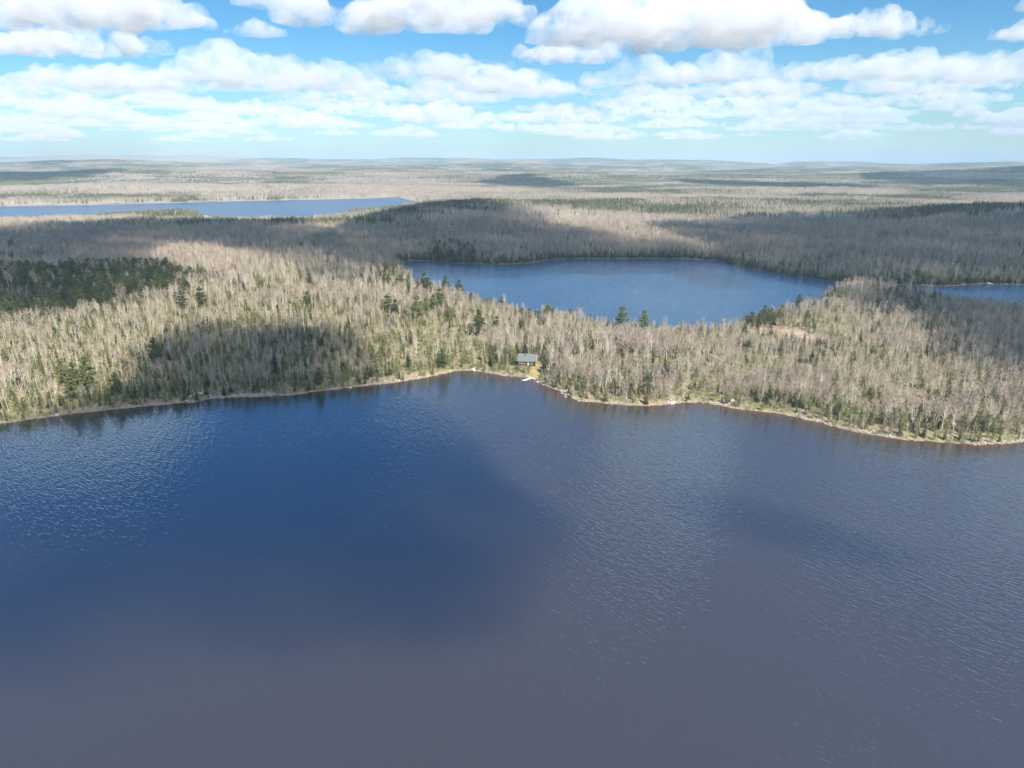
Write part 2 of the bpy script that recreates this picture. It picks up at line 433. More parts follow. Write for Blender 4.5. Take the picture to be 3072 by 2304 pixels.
# the rows of smaller clouds receding to the horizon, one mass
def far_rows():
    rr = random.Random(8)
    protos = [cumulus(900 + i, 1.0, .55, (.18, .22, .15, .26)[i], 7) for i in range(4)]
    V = []; F = []; nv = 0
    for row, (y2, n, w0, w1) in enumerate([(196, 12, 160, 330), (210, 15, 140, 320), (222, 17, 120, 300), (234, 20, 100, 280), (246, 22, 90, 260), (258, 24, 80, 230), (269, 26, 70, 200), (279, 26, 60, 180), (289, 26, 50, 150), (298, 24, 60, 160)]):
        for k in range(n):
            cx = (k + rr.uniform(-.3, 1.3)) / n * 2700 - 250
            dens = 1.0 if cx < 1650 else .55
            if rr.random() > .86 * dens: continue
            yb = y2 + rr.uniform(-7, 7); w = rr.uniform(w0, w1)
            e = elev(yb * K); d = (BASE - CAM_H) / math.tan(e)
            Wd = w * K / 3 / FPX * d
            me = protos[rr.randrange(4)]
            n_ = len(me.vertices); co = np.empty(n_ * 3); me.vertices.foreach_get('co', co); co = co.reshape(-1, 3)
            sxk = Wd * (1 if rr.random() < .5 else -1); szk = min(Wd * rr.uniform(.7, 1.1), d * .16)
            x0 = (cx * K / 3 - 512) / FPX * d
            cc = co * np.array([sxk, Wd, szk]) + np.array([x0, d, BASE])
            f = np.empty(len(me.loops), np.int32); me.loops.foreach_get('vertex_index', f); f = f.reshape(-1, 4)
            if sxk < 0: f = f[:, ::-1]
            V.append(cc); F.append(f + nv); nv += n_
    me = np_mesh('clouds', np.concatenate(V), np.concatenate(F), [CM_far])
    link('clouds', me, kind='stuff', label='rows of small flat clouds receding to the horizon', cat='clouds')
    print('far cloud tris', len(me.polygons) * 2)
far_rows()

# clouds overhead whose shadows lie on the lake and woods: footprint = the shadow carried back up along the sun ray
SHADE = [
    ([(-350, 1330), (0, 1320), (330, 1270), (480, 1110), (640, 1030), (780, 965), (900, 975), (980, 1040), (1180, 1075), (1220, 1110), (1120, 1160), (1300, 1230), (1370, 1330), (1570, 1480), (1740, 1640), (1880, 1820),
      (1910, 2070), (1600, 2140), (1100, 2080), (800, 2000), (450, 1960), (280, 2060), (0, 2230), (-500, 2230)], 1, 150, 'low cloud shading the left half of the near lake'),
    ([(1960, 1500), (2150, 1490), (2450, 1550), (2700, 1640), (2900, 1740), (2700, 1745), (2420, 1680), (2150, 1590)], 0, 45, 'small cloud shading a patch of the right lake'),
    ([(-500, 700), (0, 700), (330, 668), (560, 655), (900, 668), (1000, 700), (1100, 770), (1190, 850), (1050, 862), (900, 815), (700, 745), (520, 740), (440, 800), (560, 850), (480, 905), (200, 935), (-500, 950)], 14, 170, 'cloud shading the wood left of the second lake'),
    ([(930, 700), (1230, 615), (1400, 618), (1560, 640), (1700, 668), (1900, 695), (2150, 705), (2480, 835), (2050, 765), (1640, 770), (1300, 775), (1150, 780)], 25, 170, 'cloud shading the hill behind the second lake'),
    ([(2020, 690), (2300, 655), (2600, 665), (3072, 640), (3600, 620), (3600, 850), (2700, 845), (2460, 825)], 14, 170, 'cloud shading the wood behind the right lake'),
    ([(-250, 552), (0, 538), (200, 534), (430, 532), (470, 538), (300, 547), (100, 551)], 14, 200, 'cloud shading the wooded ridge beyond the far left lake'),
    ([(1430, 550), (1560, 541), (1680, 548), (1750, 560), (1600, 563), (1460, 557)], 12, 150, 'narrow cloud shading the plain beyond the hill'),
    ([(2560, 537), (2800, 531), (3150, 528), (3150, 563), (2850, 554), (2600, 547)], 16, 180, 'cloud shading the ridge on the far right'),
    ([(2040, 548), (2300, 552), (2640, 560), (2600, 568), (2300, 563), (2060, 556)], 10, 150, 'long cloud shading a strip of the right plain'),
    ([(2560, 885), (2700, 880), (3072, 870), (3700, 880), (3700, 1230), (3150, 1200), (2980, 1120), (2870, 1040), (2760, 960)], 8, 110, 'cloud shading the hill on the right'),
]
for i, (pts, zg, T, lab) in enumerate(SHADE):
    P = [ground_point(a, b, zg) for a, b in pts]
    k = (BASE - zg) / SUN_DIR.z
    P = [(x + SUN_DIR.x * k, y + SUN_DIR.y * k) for x, y in P]
    ax = np.array(P); lo, hi = ax.min(0), ax.max(0); c0 = ax.mean(0)
    ext = (hi - lo).max(); st = max(T * .30, ext / 30)
    X, Y = np.meshgrid(np.arange(lo[0], hi[0], st), np.arange(lo[1], hi[1], st)); x = X.ravel() + rng.uniform(-.3, .3, X.size) * st; y = Y.ravel() + rng.uniform(-.3, .3, X.size) * st
    d = -poly_sdf(x, y, P); s = d > st * .1; x, y, d = x[s], y[s], d[s]
    spx = [(float(a - c0[0]), float(b - c0[1]), float(rng.uniform(0, .25) * T), float(min(max(q + st * .25, st * .55), T * .55) * rng.uniform(.85, 1.1))) for a, b, q in zip(x, y, d)]
    me = hull(spx, max(T / 10, ext / 110), T * .09, T * .6, 50 + i, .3); me.materials.append(CM_thin if 2 <= i <= 4 else CM_near)
    link('cloud', me, loc=(float(c0[0]), float(c0[1]), BASE), label=lab, cat='cloud', group='clouds overhead')

# ------------------------------------------------------------------ terrain sheet
BOG = [[ground_point(*p, 3) for p in [(2262, 975), (2330, 985), (2420, 1000), (2500, 1025), (2470, 1045), (2380, 1030), (2300, 1010), (2255, 1000)]],
       [ground_point(*p, 4) for p in [(1555, 922), (1610, 930), (1625, 958), (1560, 950)]],
       [ground_point(*p, 3) for p in [(450, 1092), (520, 1096), (515, 1115), (460, 1118)]]]
CLEAR = [ground_point(*p, 1.5) for p in [(1580, 1139), (1592, 1118), (1600, 1100), (1615, 1096), (1625, 1108), (1622, 1122), (1612, 1142)]]
YARD = [ground_point(*p, 5) for p in [(1540, 1092), (1625, 1095), (1628, 1072), (1545, 1066)]]

def make_ground():
    ang = np.concatenate([np.linspace(-180, -62, 26)[:-1], np.linspace(-62, -42, 20)[:-1], np.linspace(-42, 42, 340)[:-1], np.linspace(42, 62, 20)[:-1], np.linspace(62, 180, 26)])
    ang = np.radians(ang)
    rad = np.concatenate([[1.0, 60.0, 120.0, 180.0, 230.0], np.geomspace(265, 1300, 215)[:-1], np.geomspace(1300, 50000, 180)])
    A, Rr = np.meshgrid(ang, rad)
    x = (np.sin(A) * Rr).ravel(); y = (np.cos(A) * Rr).ravel()
    d = lake_dist(x, y) 
    d = d + (fbm(x / 9, y / 9, 77, 3) - 0.5) * 2.2 * (np.hypot(x, y) < 1500)
    z = height(x, y, d)
    na, nr = len(ang), len(rad)
    i = np.arange(nr - 1)[:, None] * na + np.arange(na - 1)[None, :]
    F = np.stack([i, i + 1, i + na + 1, i + na], -1).reshape(-1, 4)[:, ::-1]
    me = np_mesh('ground', np.stack([x, y, z], 1), F, [M['ground']])
    fattr(me, 'shore', sstep(1.3, 0.1, d + (fbm(x / 6, y / 6, 5, 2) - .5) * 3 + (fbm(x / 45, y / 45, 15, 2) - .5) * 4) * (d > -4) * np.where(poly_sdf(x, y, LAKE1) < 30, 1.0, .35))
    bog = np.zeros(x.shape)
    for P in BOG: bog = np.maximum(bog, sstep(6, -6, poly_sdf(x, y, P) + (fbm(x / 7, y / 7, 9) - .5) * 8))
    fattr(me, 'bog', bog)
    fattr(me, 'grass', np.maximum(sstep(2, -2, poly_sdf(x, y, CLEAR)), 0.3 * sstep(3, -3, poly_sdf(x, y, YARD))))
    fattr(me, 'far', sstep(900, 1700, np.hypot(x, y)))
    me.polygons.foreach_set('use_smooth', [True] * len(me.polygons))
    link('ground', me, kind='structure')
make_ground()

def water_sheet(name, xs, ys, material, z=0.0, buf=25):
    X, Y = np.meshgrid(xs, ys); x = X.ravel(); y = Y.ravel()
    d = lake_dist(x, y)
    nx, ny = len(xs), len(ys)
    i = np.arange(ny - 1)[:, None] * nx + np.arange(nx - 1)[None, :]
    F = np.stack([i, i + 1, i + nx + 1, i + nx], -1).reshape(-1, 4)
    keep = d[F].min(1) < buf
    F = F[keep]
    used = np.unique(F); rem = np.full(len(x), -1); rem[used] = np.arange(len(used))
    me = np_mesh(name, np.stack([x, y, np.full(len(x), z)], 1)[used], rem[F], [material])
    wob = 0.6 + 0.8 * fbm(x / 18, y / 18, 60, 3)
    fattr(me, 'shallow', (np.exp(np.minimum(d, 0) / (4.5 * wob)) * 0.9)[used])
    return link(name, me, kind='structure')
water_sheet('lake', np.concatenate([np.linspace(-2300, -420, 12)[:-1], np.arange(-420, 430, 3.0), np.linspace(430, 2300, 12)]),
            np.concatenate([np.linspace(-2700, 150, 12)[:-1], np.arange(150, 446, 3.0)]), M['water'])
water_sheet('lake', np.arange(-160, 1500, 8.0), np.arange(452, 1120, 6.0), M['mid_water'])
water_sheet('lake', np.arange(-3000, 0, 40.0), np.arange(1480, 2800, 25.0), M['far_water'])
water_sheet('pond', np.arange(1000, 1500, 10.0), np.arange(2200, 2600, 10.0), M['far_water'], 0.0, 8)
me = np_mesh('sea', np.array([(2500, 9500, -4), (14000, 9500, -4), (50000, 49500, -4), (3000, 49500, -4)]), np.array([[0, 1, 2, 3]]), [M['far_water']])
fattr(me, 'shallow', [0, 0, 0, 0])
link('sea', me, kind='structure')

# ------------------------------------------------------------------ tree shapes
def tapered(g, p0, p1, r0, r1, sides=3, m=0, bend=0.0, seg=2, rr=R):
    p0 = Vector(p0); p1 = Vector(p1); L = (p1 - p0).length
    pts = []; rad = []
    off = Vector((rr.uniform(-1, 1), rr.uniform(-1, 1), rr.uniform(-.2, 1))) * bend * L
    for i in range(seg + 1):
        t = i / seg
        pts.append(p0.lerp(p1, t) + off * (t * (1 - t) * 2)); rad.append(r0 + (r1 - r0) * t)
    g.tube(pts, rad, sides, m)
    return pts

def twig(g, p, d, L, w, m=0, rr=R):
    d = Vector(d).normalized()
    s = d.cross(Vector((rr.uniform(-1, 1), rr.uniform(-1, 1), rr.uniform(-1, 1))))
    if s.length < 1e-3: return
    s.normalize(); p = Vector(p)
    g.face([tuple(p - s * w / 2), tuple(p + s * w / 2), tuple(p + d * L)], m)

def bare_tree(seed, H=13.0, trunk_r=0.17, crown_from=0.38, spread=0.24, limbs=15, stems=1, twigs=7, twl=1.25, dome=False, lean=0.03, tw=0.055):
    """-> wood, twig geometry of a leafless broadleaf tree, foot at the origin"""
    rr = random.Random(seed); wood = Geo(); tws = Geo()
    for s in range(stems):
        a0 = rr.uniform(0, 6.28)
        out = (0.0 if stems == 1 else rr.uniform(0.10, 0.2)) * H
        h = H * (1.0 if s == 0 else rr.uniform(0.8, 1.0))
        base = Vector((math.cos(a0) * 0.12 * (stems > 1), math.sin(a0) * 0.12 * (stems > 1), -0.3))
        top = Vector((math.cos(a0) * out + rr.gauss(0, lean) * h, math.sin(a0) * out + rr.gauss(0, lean) * h, h))
        n = 6; pts = []; rad = []
        tr = trunk_r * (1 if stems == 1 else 0.8)
        for i in range(n + 1):
            t = i / n
            q = base.lerp(top, t) + Vector((rr.gauss(0, .012), rr.gauss(0, .012), 0)) * h * (t > 0)
            if stems > 1: q += Vector((math.cos(a0), math.sin(a0), 0)) * out * 0.35 * math.sin(t * math.pi)
            pts.append(q); rad.append(tr * (1 - t) ** 0.8 + 0.025)
        wood.tube([tuple(p) for p in pts], rad, 5, 0)
        def along(t):
            k = min(int(t * n), n - 1); return pts[k].lerp(pts[k + 1], t * n - k)
        nl = max(5, int(limbs / (1 if stems == 1 else stems * 0.72)))
        for i in range(nl):
            t = crown_from + (0.97 - crown_from) * ((i + rr.random()) / nl)
            az = i * 2.4 + rr.uniform(-.5, .5)
            rel = (t - crown_from) / (1 - crown_from)
            L = H * spread * (1.15 - 0.75 * rel if not dome else 1.25 - 0.55 * rel) * rr.uniform(0.7, 1.2)
            up = rr.uniform(0.75, 1.5) if not dome else rr.uniform(0.45, 1.2)
            p = along(t); d = Vector((math.cos(az), math.sin(az), up)).normalized()
            r0 = max(0.05, trunk_r * 0.5 * (1 - rel * .6))
            lp = tapered(wood, p, p + d * L, r0, 0.026, 3, 0, 0.10, 3, rr)
            ends = [(lp[-1], d, 1.0), (lp[2], d, 0.7)]
            for k in range(3):
                q = lp[1].lerp(lp[-1], rr.uniform(0.1, 0.95))
                d2 = (d + Vector((rr.uniform(-.7, .7), rr.uniform(-.7, .7), rr.uniform(0, .8)))).normalized()
                L2 = L * rr.uniform(0.3, 0.55)
                tapered(wood, q, q + d2 * L2, 0.042, 0.016, 3, 0, 0.08, 1, rr)
                ends.append((q + d2 * L2, d2, 1.0)); ends.append((q + d2 * L2 * .5, d2, 0.8))
            for (q, dd, k) in ends:
                for _ in range(twigs):
                    td = dd + Vector((rr.gauss(0, .55), rr.gauss(0, .55), rr.gauss(0.25, .4)))
                    twig(tws, q - dd * rr.uniform(0, .4 * L * .4), td, twl * k * rr.uniform(.6, 1.3), tw * rr.uniform(.6, 1.5), 0, rr)
    return wood, tws

def spruce_tree(seed, H=11.0, Rb=1.7, first=0.08, tiers=17, per=8, taper=1.0, ragged=0.25):
    rr = random.Random(seed); wood = Geo(); nd = Geo()
    wood.tube([(0, 0, -.3), (0.03, 0, H * .5), (0, .02, H * .97)], [0.15, 0.09, 0.02], 5, 0)
    for i in range(tiers):
        t = first + (0.985 - first) * i / (tiers - 1)
        r = Rb * (1 - t) ** taper * 1.05 + 0.13
        z = t * H
        for k in range(per if t < .8 else per - 2):
            az = (k + rr.random() * .8) / per * 6.283 + i * 1.1
            L = r * rr.uniform(1 - ragged * 1.4, 1 + ragged)
            droop = rr.uniform(-.35, 0.0) * L + (0.12 * L if t > .75 else 0)
            d = Vector((math.cos(az), math.sin(az), 0)); s = Vector((-math.sin(az), math.cos(az), 0))
            p = Vector((0, 0, z)); e = p + d * L + Vector((0, 0, droop))
            mid = p.lerp(e, .55) + Vector((0, 0, .10 * L)); w = L * rr.uniform(.24, .36)
            nd.face([tuple(p), tuple(mid - s * w), tuple(e), tuple(mid + s * w)][:4], 0)
            hang = Vector((0, 0, -rr.uniform(.12, .30) * (0.5 + L * .5)))
            nd.face([tuple(p.lerp(e, .25)), tuple(p.lerp(e, .95)), tuple(mid + hang)], 0)
            if L > .8:
                for sg in (-1, 1):
                    q = p.lerp(e, rr.uniform(.45, .8)); nd.face([tuple(q), tuple(q + d * .35 * L + s * sg * .34 * L + Vector((0, 0, rr.uniform(-.2, .05) * L))), tuple(q + d * .28 * L + Vector((0, 0, -.05)))], 0)
    nd.face([(-.09, 0, H * .93), (.09, 0, H * .93), (0, 0, H * 1.03)], 0); nd.face([(0, -.09, H * .93), (0, .09, H * .93), (0, 0, H * 1.03)], 0)
    return wood, nd

def pine_tree(seed, H=18.0, Rb=3.4, first=0.30, tiers=9):
    """white pine: tall bare lower trunk, uneven level tiers of needle sprays"""
    rr = random.Random(seed); wood = Geo(); nd = Geo()
    tx, ty = rr.gauss(0, .25), rr.gauss(0, .25)
    wood.tube([(0, 0, -.4), (tx * .3, ty * .2, H * .35), (tx, ty, H * .7), (tx * 1.1, ty, H)], [.30, .22, .13, .03], 6, 0)
    for i in range(tiers):
        t = first + (0.99 - first) * i / (tiers - 1)
        base = Vector((tx * min(1, t / .7), ty * min(1, t / .7), t * H))
        prof = math.sin(min(1, (1 - t) / (1 - first) * 1.15 + .12) * math.pi * .55)
        nb = 6 if t < .85 else 4
        for k in range(nb):
            if rr.random() < .10: continue
            az = (k + rr.uniform(-.3, .3)) / nb * 6.283 + i * .9
            L = Rb * prof * rr.uniform(.55, 1.2) + .35
            up = rr.uniform(.02, .30) + (t > .8) * .5
            d = Vector((math.cos(az), math.sin(az), up)).normalized()
            e = base + d * L
            tapered(wood, base, e, .07, .02, 3, 0, .05, 2, rr)
            nt_ = max(5, int(L * 8.0))
            for j in range(nt_):
                q = base.lerp(e, rr.uniform(.30, 1.04)) + Vector((rr.gauss(0, .26), rr.gauss(0, .26), rr.gauss(.08, .14))) * (0.6 + .25 * L)
                for _ in range(3):
                    dd = Vector((rr.gauss(0, 1), rr.gauss(0, 1), rr.uniform(-.1, .9))).normalized()
                    twig(nd, q - dd * .15, dd, rr.uniform(.5, .95), rr.uniform(.34, .58), 0, rr)
    for _ in range(14):
        dd = Vector((rr.gauss(0, .5), rr.gauss(0, .5), 1)).normalized()
        twig(nd, (tx * 1.1, ty, H * .97 + rr.uniform(-.6, .2)), dd, .8, .4, 0, rr)
    return wood, nd

def bushy_fir(seed, H=5.0, Rb=1.3):
    """young fir or cedar: dense, soft, rounded cone of small sprays"""
    rr = random.Random(seed); wood = Geo(); nd = Geo()
    wood.tube([(0, 0, -.2), (rr.gauss(0, .06), rr.gauss(0, .06), H * .9)], [.08, .02], 4, 0)
    for j in range(190):
        t = rr.random() ** 1.15
        r = Rb * (1 - t) ** .75 * math.sqrt(rr.random()) * (0.75 + .5 * rr.random()) + .05
        az = rr.uniform(0, 6.283)
        q = Vector((math.cos(az) * r, math.sin(az) * r, .12 * H + t * H * .86))
        d = Vector((math.cos(az), math.sin(az), rr.uniform(.1, 1.2))).normalized()
        twig(nd, q - d * .2, d, rr.uniform(.35, .75), rr.uniform(.22, .42), 0, rr)
    return wood, nd

def brush_clump(seed, H=2.4):
    rr = random.Random(seed); wood = Geo(); tw = Geo()
    for j in range(7):
        a = rr.uniform(0, 6.28); p = Vector((math.cos(a) * .3, math.sin(a) * .3, -.1))
        d = Vector((math.cos(a) * rr.uniform(.1, .6), math.sin(a) * rr.uniform(.1, .6), 1)).normalized(); L = H * rr.uniform(.6, 1)
        tapered(wood, p, p + d * L, .035, .01, 3, 0, .1, 1, rr)
        for _ in range(16):
            q = p + d * L * rr.uniform(.3, 1)
            twig(tw, q, d + Vector((rr.gauss(0, .6), rr.gauss(0, .6), rr.gauss(.1, .4))), rr.uniform(.4, 1.0), rr.uniform(.05, .10), 0, rr)
    return wood, tw

KINDS = {}     # kind -> list of (wood geo, crown geo, wood material, crown material)
KINDS['birch'] = [(*bare_tree(100 + i, H=13 + i % 3, limbs=13, stems=(1, 2, 1, 3, 1, 2)[i], crown_from=(.42, .35, .5, .3, .45, .4)[i], spread=(.20, .17, .22, .16, .26, .2)[i],
                              twigs=4, lean=.035, trunk_r=.17, tw=.05), M['birch_bark'], M['birch_twig']) for i in range(6)]
KINDS['maple'] = [(*bare_tree(200 + i, H=12.5, trunk_r=.16, limbs=17, stems=(1, 2, 1)[i], crown_from=.34, spread=.33, twigs=8, twl=1.3, dome=True, tw=.06), M['grey_bark'], M['maple_twig']) for i in range(3)]
KINDS['aspen'] = [(*bare_tree(260 + i, H=11.0, trunk_r=.11, limbs=9, crown_from=.5, spread=.15, twigs=6, twl=1.0, tw=.055), M['birch_bark'], M['birch_twig']) for i in range(4)]
KINDS['spruce'] = [(*spruce_tree(300 + i, H=11, Rb=(1.6, 2.0, 1.35, 2.4)[i], taper=(1, .9, 1.1, .85)[i], ragged=(.25, .35, .2, .3)[i]), M['dark_bark'], M['spruce']) for i in range(4)]
KINDS['pine'] = [(*pine_tree(400 + i, H=18, Rb=(3.9, 4.5, 3.4, 4.1)[i], first=(.30, .26, .40, .2)[i], tiers=(10, 9, 9, 11)[i]), M['dark_bark'], M['pine']) for i in range(4)]
KINDS['fir'] = [(*bushy_fir(500 + i, H=5, Rb=(1.2, 1.5, 1.0, 1.7)[i]), M['dark_bark'], M['young']) for i in range(4)]
KINDS['brush'] = [(*brush_clump(600 + i), M['grey_bark'], M['brush']) for i in range(3)]
KEYS = list(KINDS)

def joined(name, wg, cg, wm, cm):
    g = Geo(); g.v = list(wg.v); g.f = list(wg.f); g.m = [0] * len(wg.f)
    b = len(g.v); g.v += cg.v; g.f += [tuple(i + b for i in f) for f in cg.f]; g.m += [1] * len(cg.f)
    return g.mesh(name, [wm, cm])

LIB = bpy.data.collections.new('forest_plants')      # source shapes for the forest mass, never linked to the scene
LIB_INDEX = {}; PART = {}
n_lib = 0
for k in KEYS:
    for i, (wg, cg, wm, cm) in enumerate(KINDS[k]):
        o = bpy.data.objects.new('plant_%03d_%s' % (n_lib, k), joined(k, wg, cg, wm, cm)); LIB.objects.link(o)
        LIB_INDEX[(k, i)] = n_lib; n_lib += 1
        PART[(k, i)] = (wg.mesh(k + '_trunk', [wm]), cg.mesh(k + '_crown', [cm]))

def scatter(name, pts, idx, rot, scl, lib, kind='stuff', label=None, cat=None):
    me = bpy.data.meshes.new(name)
    n = len(pts)
    me.vertices.add(n); me.vertices.foreach_set('co', np.asarray(pts, np.float32).ravel())
    a = me.attributes.new('idx', 'INT', 'POINT'); a.data.foreach_set('value', np.asarray(idx, np.int32))
    a = me.attributes.new('rot', 'FLOAT_VECTOR', 'POINT'); a.data.foreach_set('vector', np.asarray(rot, np.float32).ravel())
    a = me.attributes.new('scl', 'FLOAT_VECTOR', 'POINT'); a.data.foreach_set('vector', np.asarray(scl, np.float32).ravel())
    nt = bpy.data.node_groups.new(name + '_nodes', 'GeometryNodeTree')
    nt.interface.new_socket('Geometry', in_out='INPUT', socket_type='NodeSocketGeometry')
    nt.interface.new_socket('Geometry', in_out='OUTPUT', socket_type='NodeSocketGeometry')
    gi = nt.nodes.new('NodeGroupInput'); go = nt.nodes.new('NodeGroupOutput')
    ci = nt.nodes.new('GeometryNodeCollectionInfo'); ci.inputs['Collection'].default_value = lib
    ci.inputs['Separate Children'].default_value = True; ci.inputs['Reset Children'].default_value = True
    ip = nt.nodes.new('GeometryNodeInstanceOnPoints'); ip.inputs['Pick Instance'].default_value = True
    def at(nm, ty):
        q = nt.nodes.new('GeometryNodeInputNamedAttribute'); q.data_type = ty; q.inputs[0].default_value = nm
        return q.outputs[0]
    nt.links.new(gi.outputs[0], ip.inputs['Points']); nt.links.new(ci.outputs[0], ip.inputs['Instance'])
    nt.links.new(at('idx', 'INT'), ip.inputs['Instance Index'])
    er = nt.nodes.new('FunctionNodeEulerToRotation'); nt.links.new(at('rot', 'FLOAT_VECTOR'), er.inputs[0])
    nt.links.new(er.outputs[0], ip.inputs['Rotation'])
    nt.links.new(at('scl', 'FLOAT_VECTOR'), ip.inputs['Scale'])
    nt.links.new(ip.outputs[0], go.inputs[0])
    o = link(name, me, kind=kind, label=label, cat=cat)
    md = o.modifiers.new('scatter', 'NODES'); md.node_group = nt
    return o

# ------------------------------------------------------------------ tall pines seen one by one: x of the crown, top and base row in the photograph, shape, label
PINES = [
    (22, 884, 948, 0, 'dark broad pine at the left end of the shaded dark conifer stand'),
    (542, 874, 925, 1, 'dark green pine at the right edge of the dark conifer stand'),
    (596, 862, 925, 3, 'taller of two pines right of the dark conifer stand'),
    (457, 1016, 1082, 1, 'lone deep green pine on the pale slope left of the shadowed wood'),
    (177, 1082, 1150, 0, 'leftmost tall pine of the dark clump above the left shore'),
    (214, 1092, 1155, 2, 'middle pine of the dark clump above the left shore'),
    (250, 1078, 1160, 3, 'rightmost and tallest pine of the dark clump above the left shore'),
    (208, 1134, 1200, 1, 'paler pine in front of the dark clump above the left shore'),
    (343, 1132, 1190, 1, 'broad spreading pine near the left shore, right of the dark clump'),
    (920, 876, 925, 2, 'thin pine on the slope with a flat tuft, left of the pale wood'),
    (925, 822, 860, 0, 'pine in the grey wood above the thin flat-tufted pine'),
    (1160, 886, 945, 3, 'left of two bright pines standing out of pale birches mid slope'),
    (1184, 900, 952, 0, 'right, lower one of two bright pines mid slope'),
    (1250, 888, 952, 1, 'left pine of the large clump near the second lake'),
    (1276, 898, 950, 0, 'front middle pine of the large clump near the second lake'),
    (1318, 864, 952, 3, 'tallest pine of the large clump near the second lake'),
    (1300, 884, 940, 2, 'pine at the back of the large clump near the second lake'),
    (1345, 920, 962, 1, 'low pine at the right foot of the large clump near the second lake'),
    (1283, 832, 890, 0, 'sunlit pine before the second lake, left of the isolated one'),
    (1335, 820, 872, 3, 'isolated dark pine standing up against the second lake'),
    (1376, 838, 872, 2, 'small thin pine against the second lake, right of the isolated one'),
    (1272, 818, 870, 2, 'slim dark pine left of the sunlit one at the lake head'),
    (1437, 932, 1005, 2, 'yellow green pine with long bare trunk in the middle of the isthmus'),
    (1489, 950, 992, 2, 'bright small pine right of the yellow green bare-trunked one'),
    (1328, 1066, 1120, 3, 'bright green pine close to the shore by the head of the bay'),
    (960, 1016, 1050, 0, 'dark pine on the edge of the shadowed wood'),
    (1078, 1048, 1100, 0, 'blue green pine right of the shadowed wood'),
    (955, 1116, 1165, 3, 'dark pine at the water edge below the shadowed wood'),
    (1868, 918, 962, 1, 'round sunlit pine rising against the second lake'),
    (1936, 936, 968, 3, 'small green pine against the second lake, right of the round one'),
    (2258, 934, 978, 3, 'pale green pine at the tip beside the red bog'),
    (2621, 1038, 1070, 2, 'lone small pine on the pale birch hill'),
    (2970, 892, 920, 1, 'flat-topped pine against the small right lake'),
    (3048, 905, 930, 2, 'crooked pine against the small right lake at the frame edge'),
    (2400, 886, 905, 3, 'sunlit pine on the birch point beside the second lake'),
]

# ------------------------------------------------------------------ layout of the near woods
CABIN_XY = ground_point(1583, 1084, 4.5)
def poly_px(pts, z): return [ground_point(a, b, z) for a, b in pts]
DARK_STAND = poly_px([(-300, 845), (0, 830), (250, 812), (430, 808), (560, 835), (540, 880), (380, 905), (150, 945), (0, 955), (-300, 960)], 12)
LAKE_STAND = poly_px([(1085, 815), (1130, 800), (1200, 797), (1245, 815), (1275, 850), (1180, 858), (1100, 848)], 10)
HILL_STAND = poly_px([(1270, 720), (1330, 690), (1400, 690), (1420, 720), (1360, 745), (1280, 750)], 25)
POINT_STAND = poly_px([(2680, 885), (2800, 880), (2860, 888), (2850, 910), (2700, 908)], 8)
BOG_EDGE = poly_px([(2248, 945), (2295, 925), (2335, 950), (2330, 985), (2270, 985)], 8)
ISTHMUS_EDGE = poly_px([(1420, 872), (1500, 880), (1580, 895), (1680, 925), (1640, 935), (1540, 905), (1430, 885)], 12)

sp = 2.9
gx = np.arange(-1150, 1150, sp); gy = np.arange(270, 1260, sp)
GX, GY = np.meshgrid(gx, gy)
px_ = (GX + rng.uniform(-.5, .5, GX.shape) * sp * 1.1).ravel(); py_ = (GY + rng.uniform(-.5, .5, GX.shape) * sp * 1.1).ravel()
keep = np.abs(px_) < 0.83 * py_ + 30
px_, py_ = px_[keep], py_[keep]
dl = lake_dist(px_, py_)
rr_ = np.hypot(px_, py_)
den = fbm(px_ / 45, py_ / 45, 101, 3)
dens_keep = 0.58 + 1.3 * (den - 0.47)
dens_keep = np.where(rr_ > 700, dens_keep * 0.85, dens_keep)
for P in BOG: dens_keep = np.where(poly_sdf(px_, py_, P) < 2, 0.06, dens_keep)
dens_keep = np.where(poly_sdf(px_, py_, CLEAR) < 0.5, 0.03, dens_keep)
cdx, cdy = px_ - CABIN_XY[0], py_ - CABIN_XY[1]
near_cabin = (np.abs(cdx) < 8.5) & (cdy > -5.2) & (cdy < 6)
front_cabin = (np.abs(cdx) < 7.5) & (cdy <= -5.2) & (cdy > -16)
dens_keep = np.where(near_cabin, 0, dens_keep)
dens_keep = np.where(front_cabin, dens_keep * 0.8, dens_keep)
dens_keep = np.where((dl < 16) & (dens_keep > .1), dens_keep * 1.2 + .22, dens_keep)
keep = (dl > .1) & (rng.random(px_.shape) < dens_keep)
px_, py_, dl, rr_ = px_[keep], py_[keep], dl[keep], rr_[keep]
cdx, cdy = px_ - CABIN_XY[0], py_ - CABIN_XY[1]
front_cabin = (np.abs(cdx) < 8.5) & (cdy <= -5) & (cdy > -18)
N = len(px_)
n1 = fbm(px_ / 110, py_ / 110, 201, 4); n2 = fbm(px_ / 38, py_ / 38, 301, 3); n3 = fbm(px_ / 60, py_ / 60, 401, 3)
W = {k: np.zeros(N) for k in KEYS}
W['birch'] += 0.30; W['aspen'] += 0.16; W['maple'] += 0.08; W['spruce'] += 0.11; W['fir'] += 0.22; W['brush'] += 0.16
left = sstep(40, -60, px_) * sstep(620, 520, py_)
right = sstep(40, 160, px_) * sstep(620, 560, py_)
W['fir'] += left * (0.12 + 0.5 * sstep(.42, .60, n1)); W['aspen'] += left * .25; W['birch'] -= left * .16; W['spruce'] -= .04 * left
W['birch'] += right * .22; W['maple'] += right * .12; W['fir'] -= right * .05
W['spruce'] += 0.42 * sstep(.51, .62, n2); W['fir'] += .22 * sstep(.5, .6, 1 - n2)
W['maple'] += 0.30 * sstep(.52, .62, n3) * (1 - left)
far2 = sstep(760, 860, py_)
W['maple'] += far2 * .22; W['birch'] += far2 * .15; W['fir'] -= far2 * .09; W['spruce'] += far2 * .05
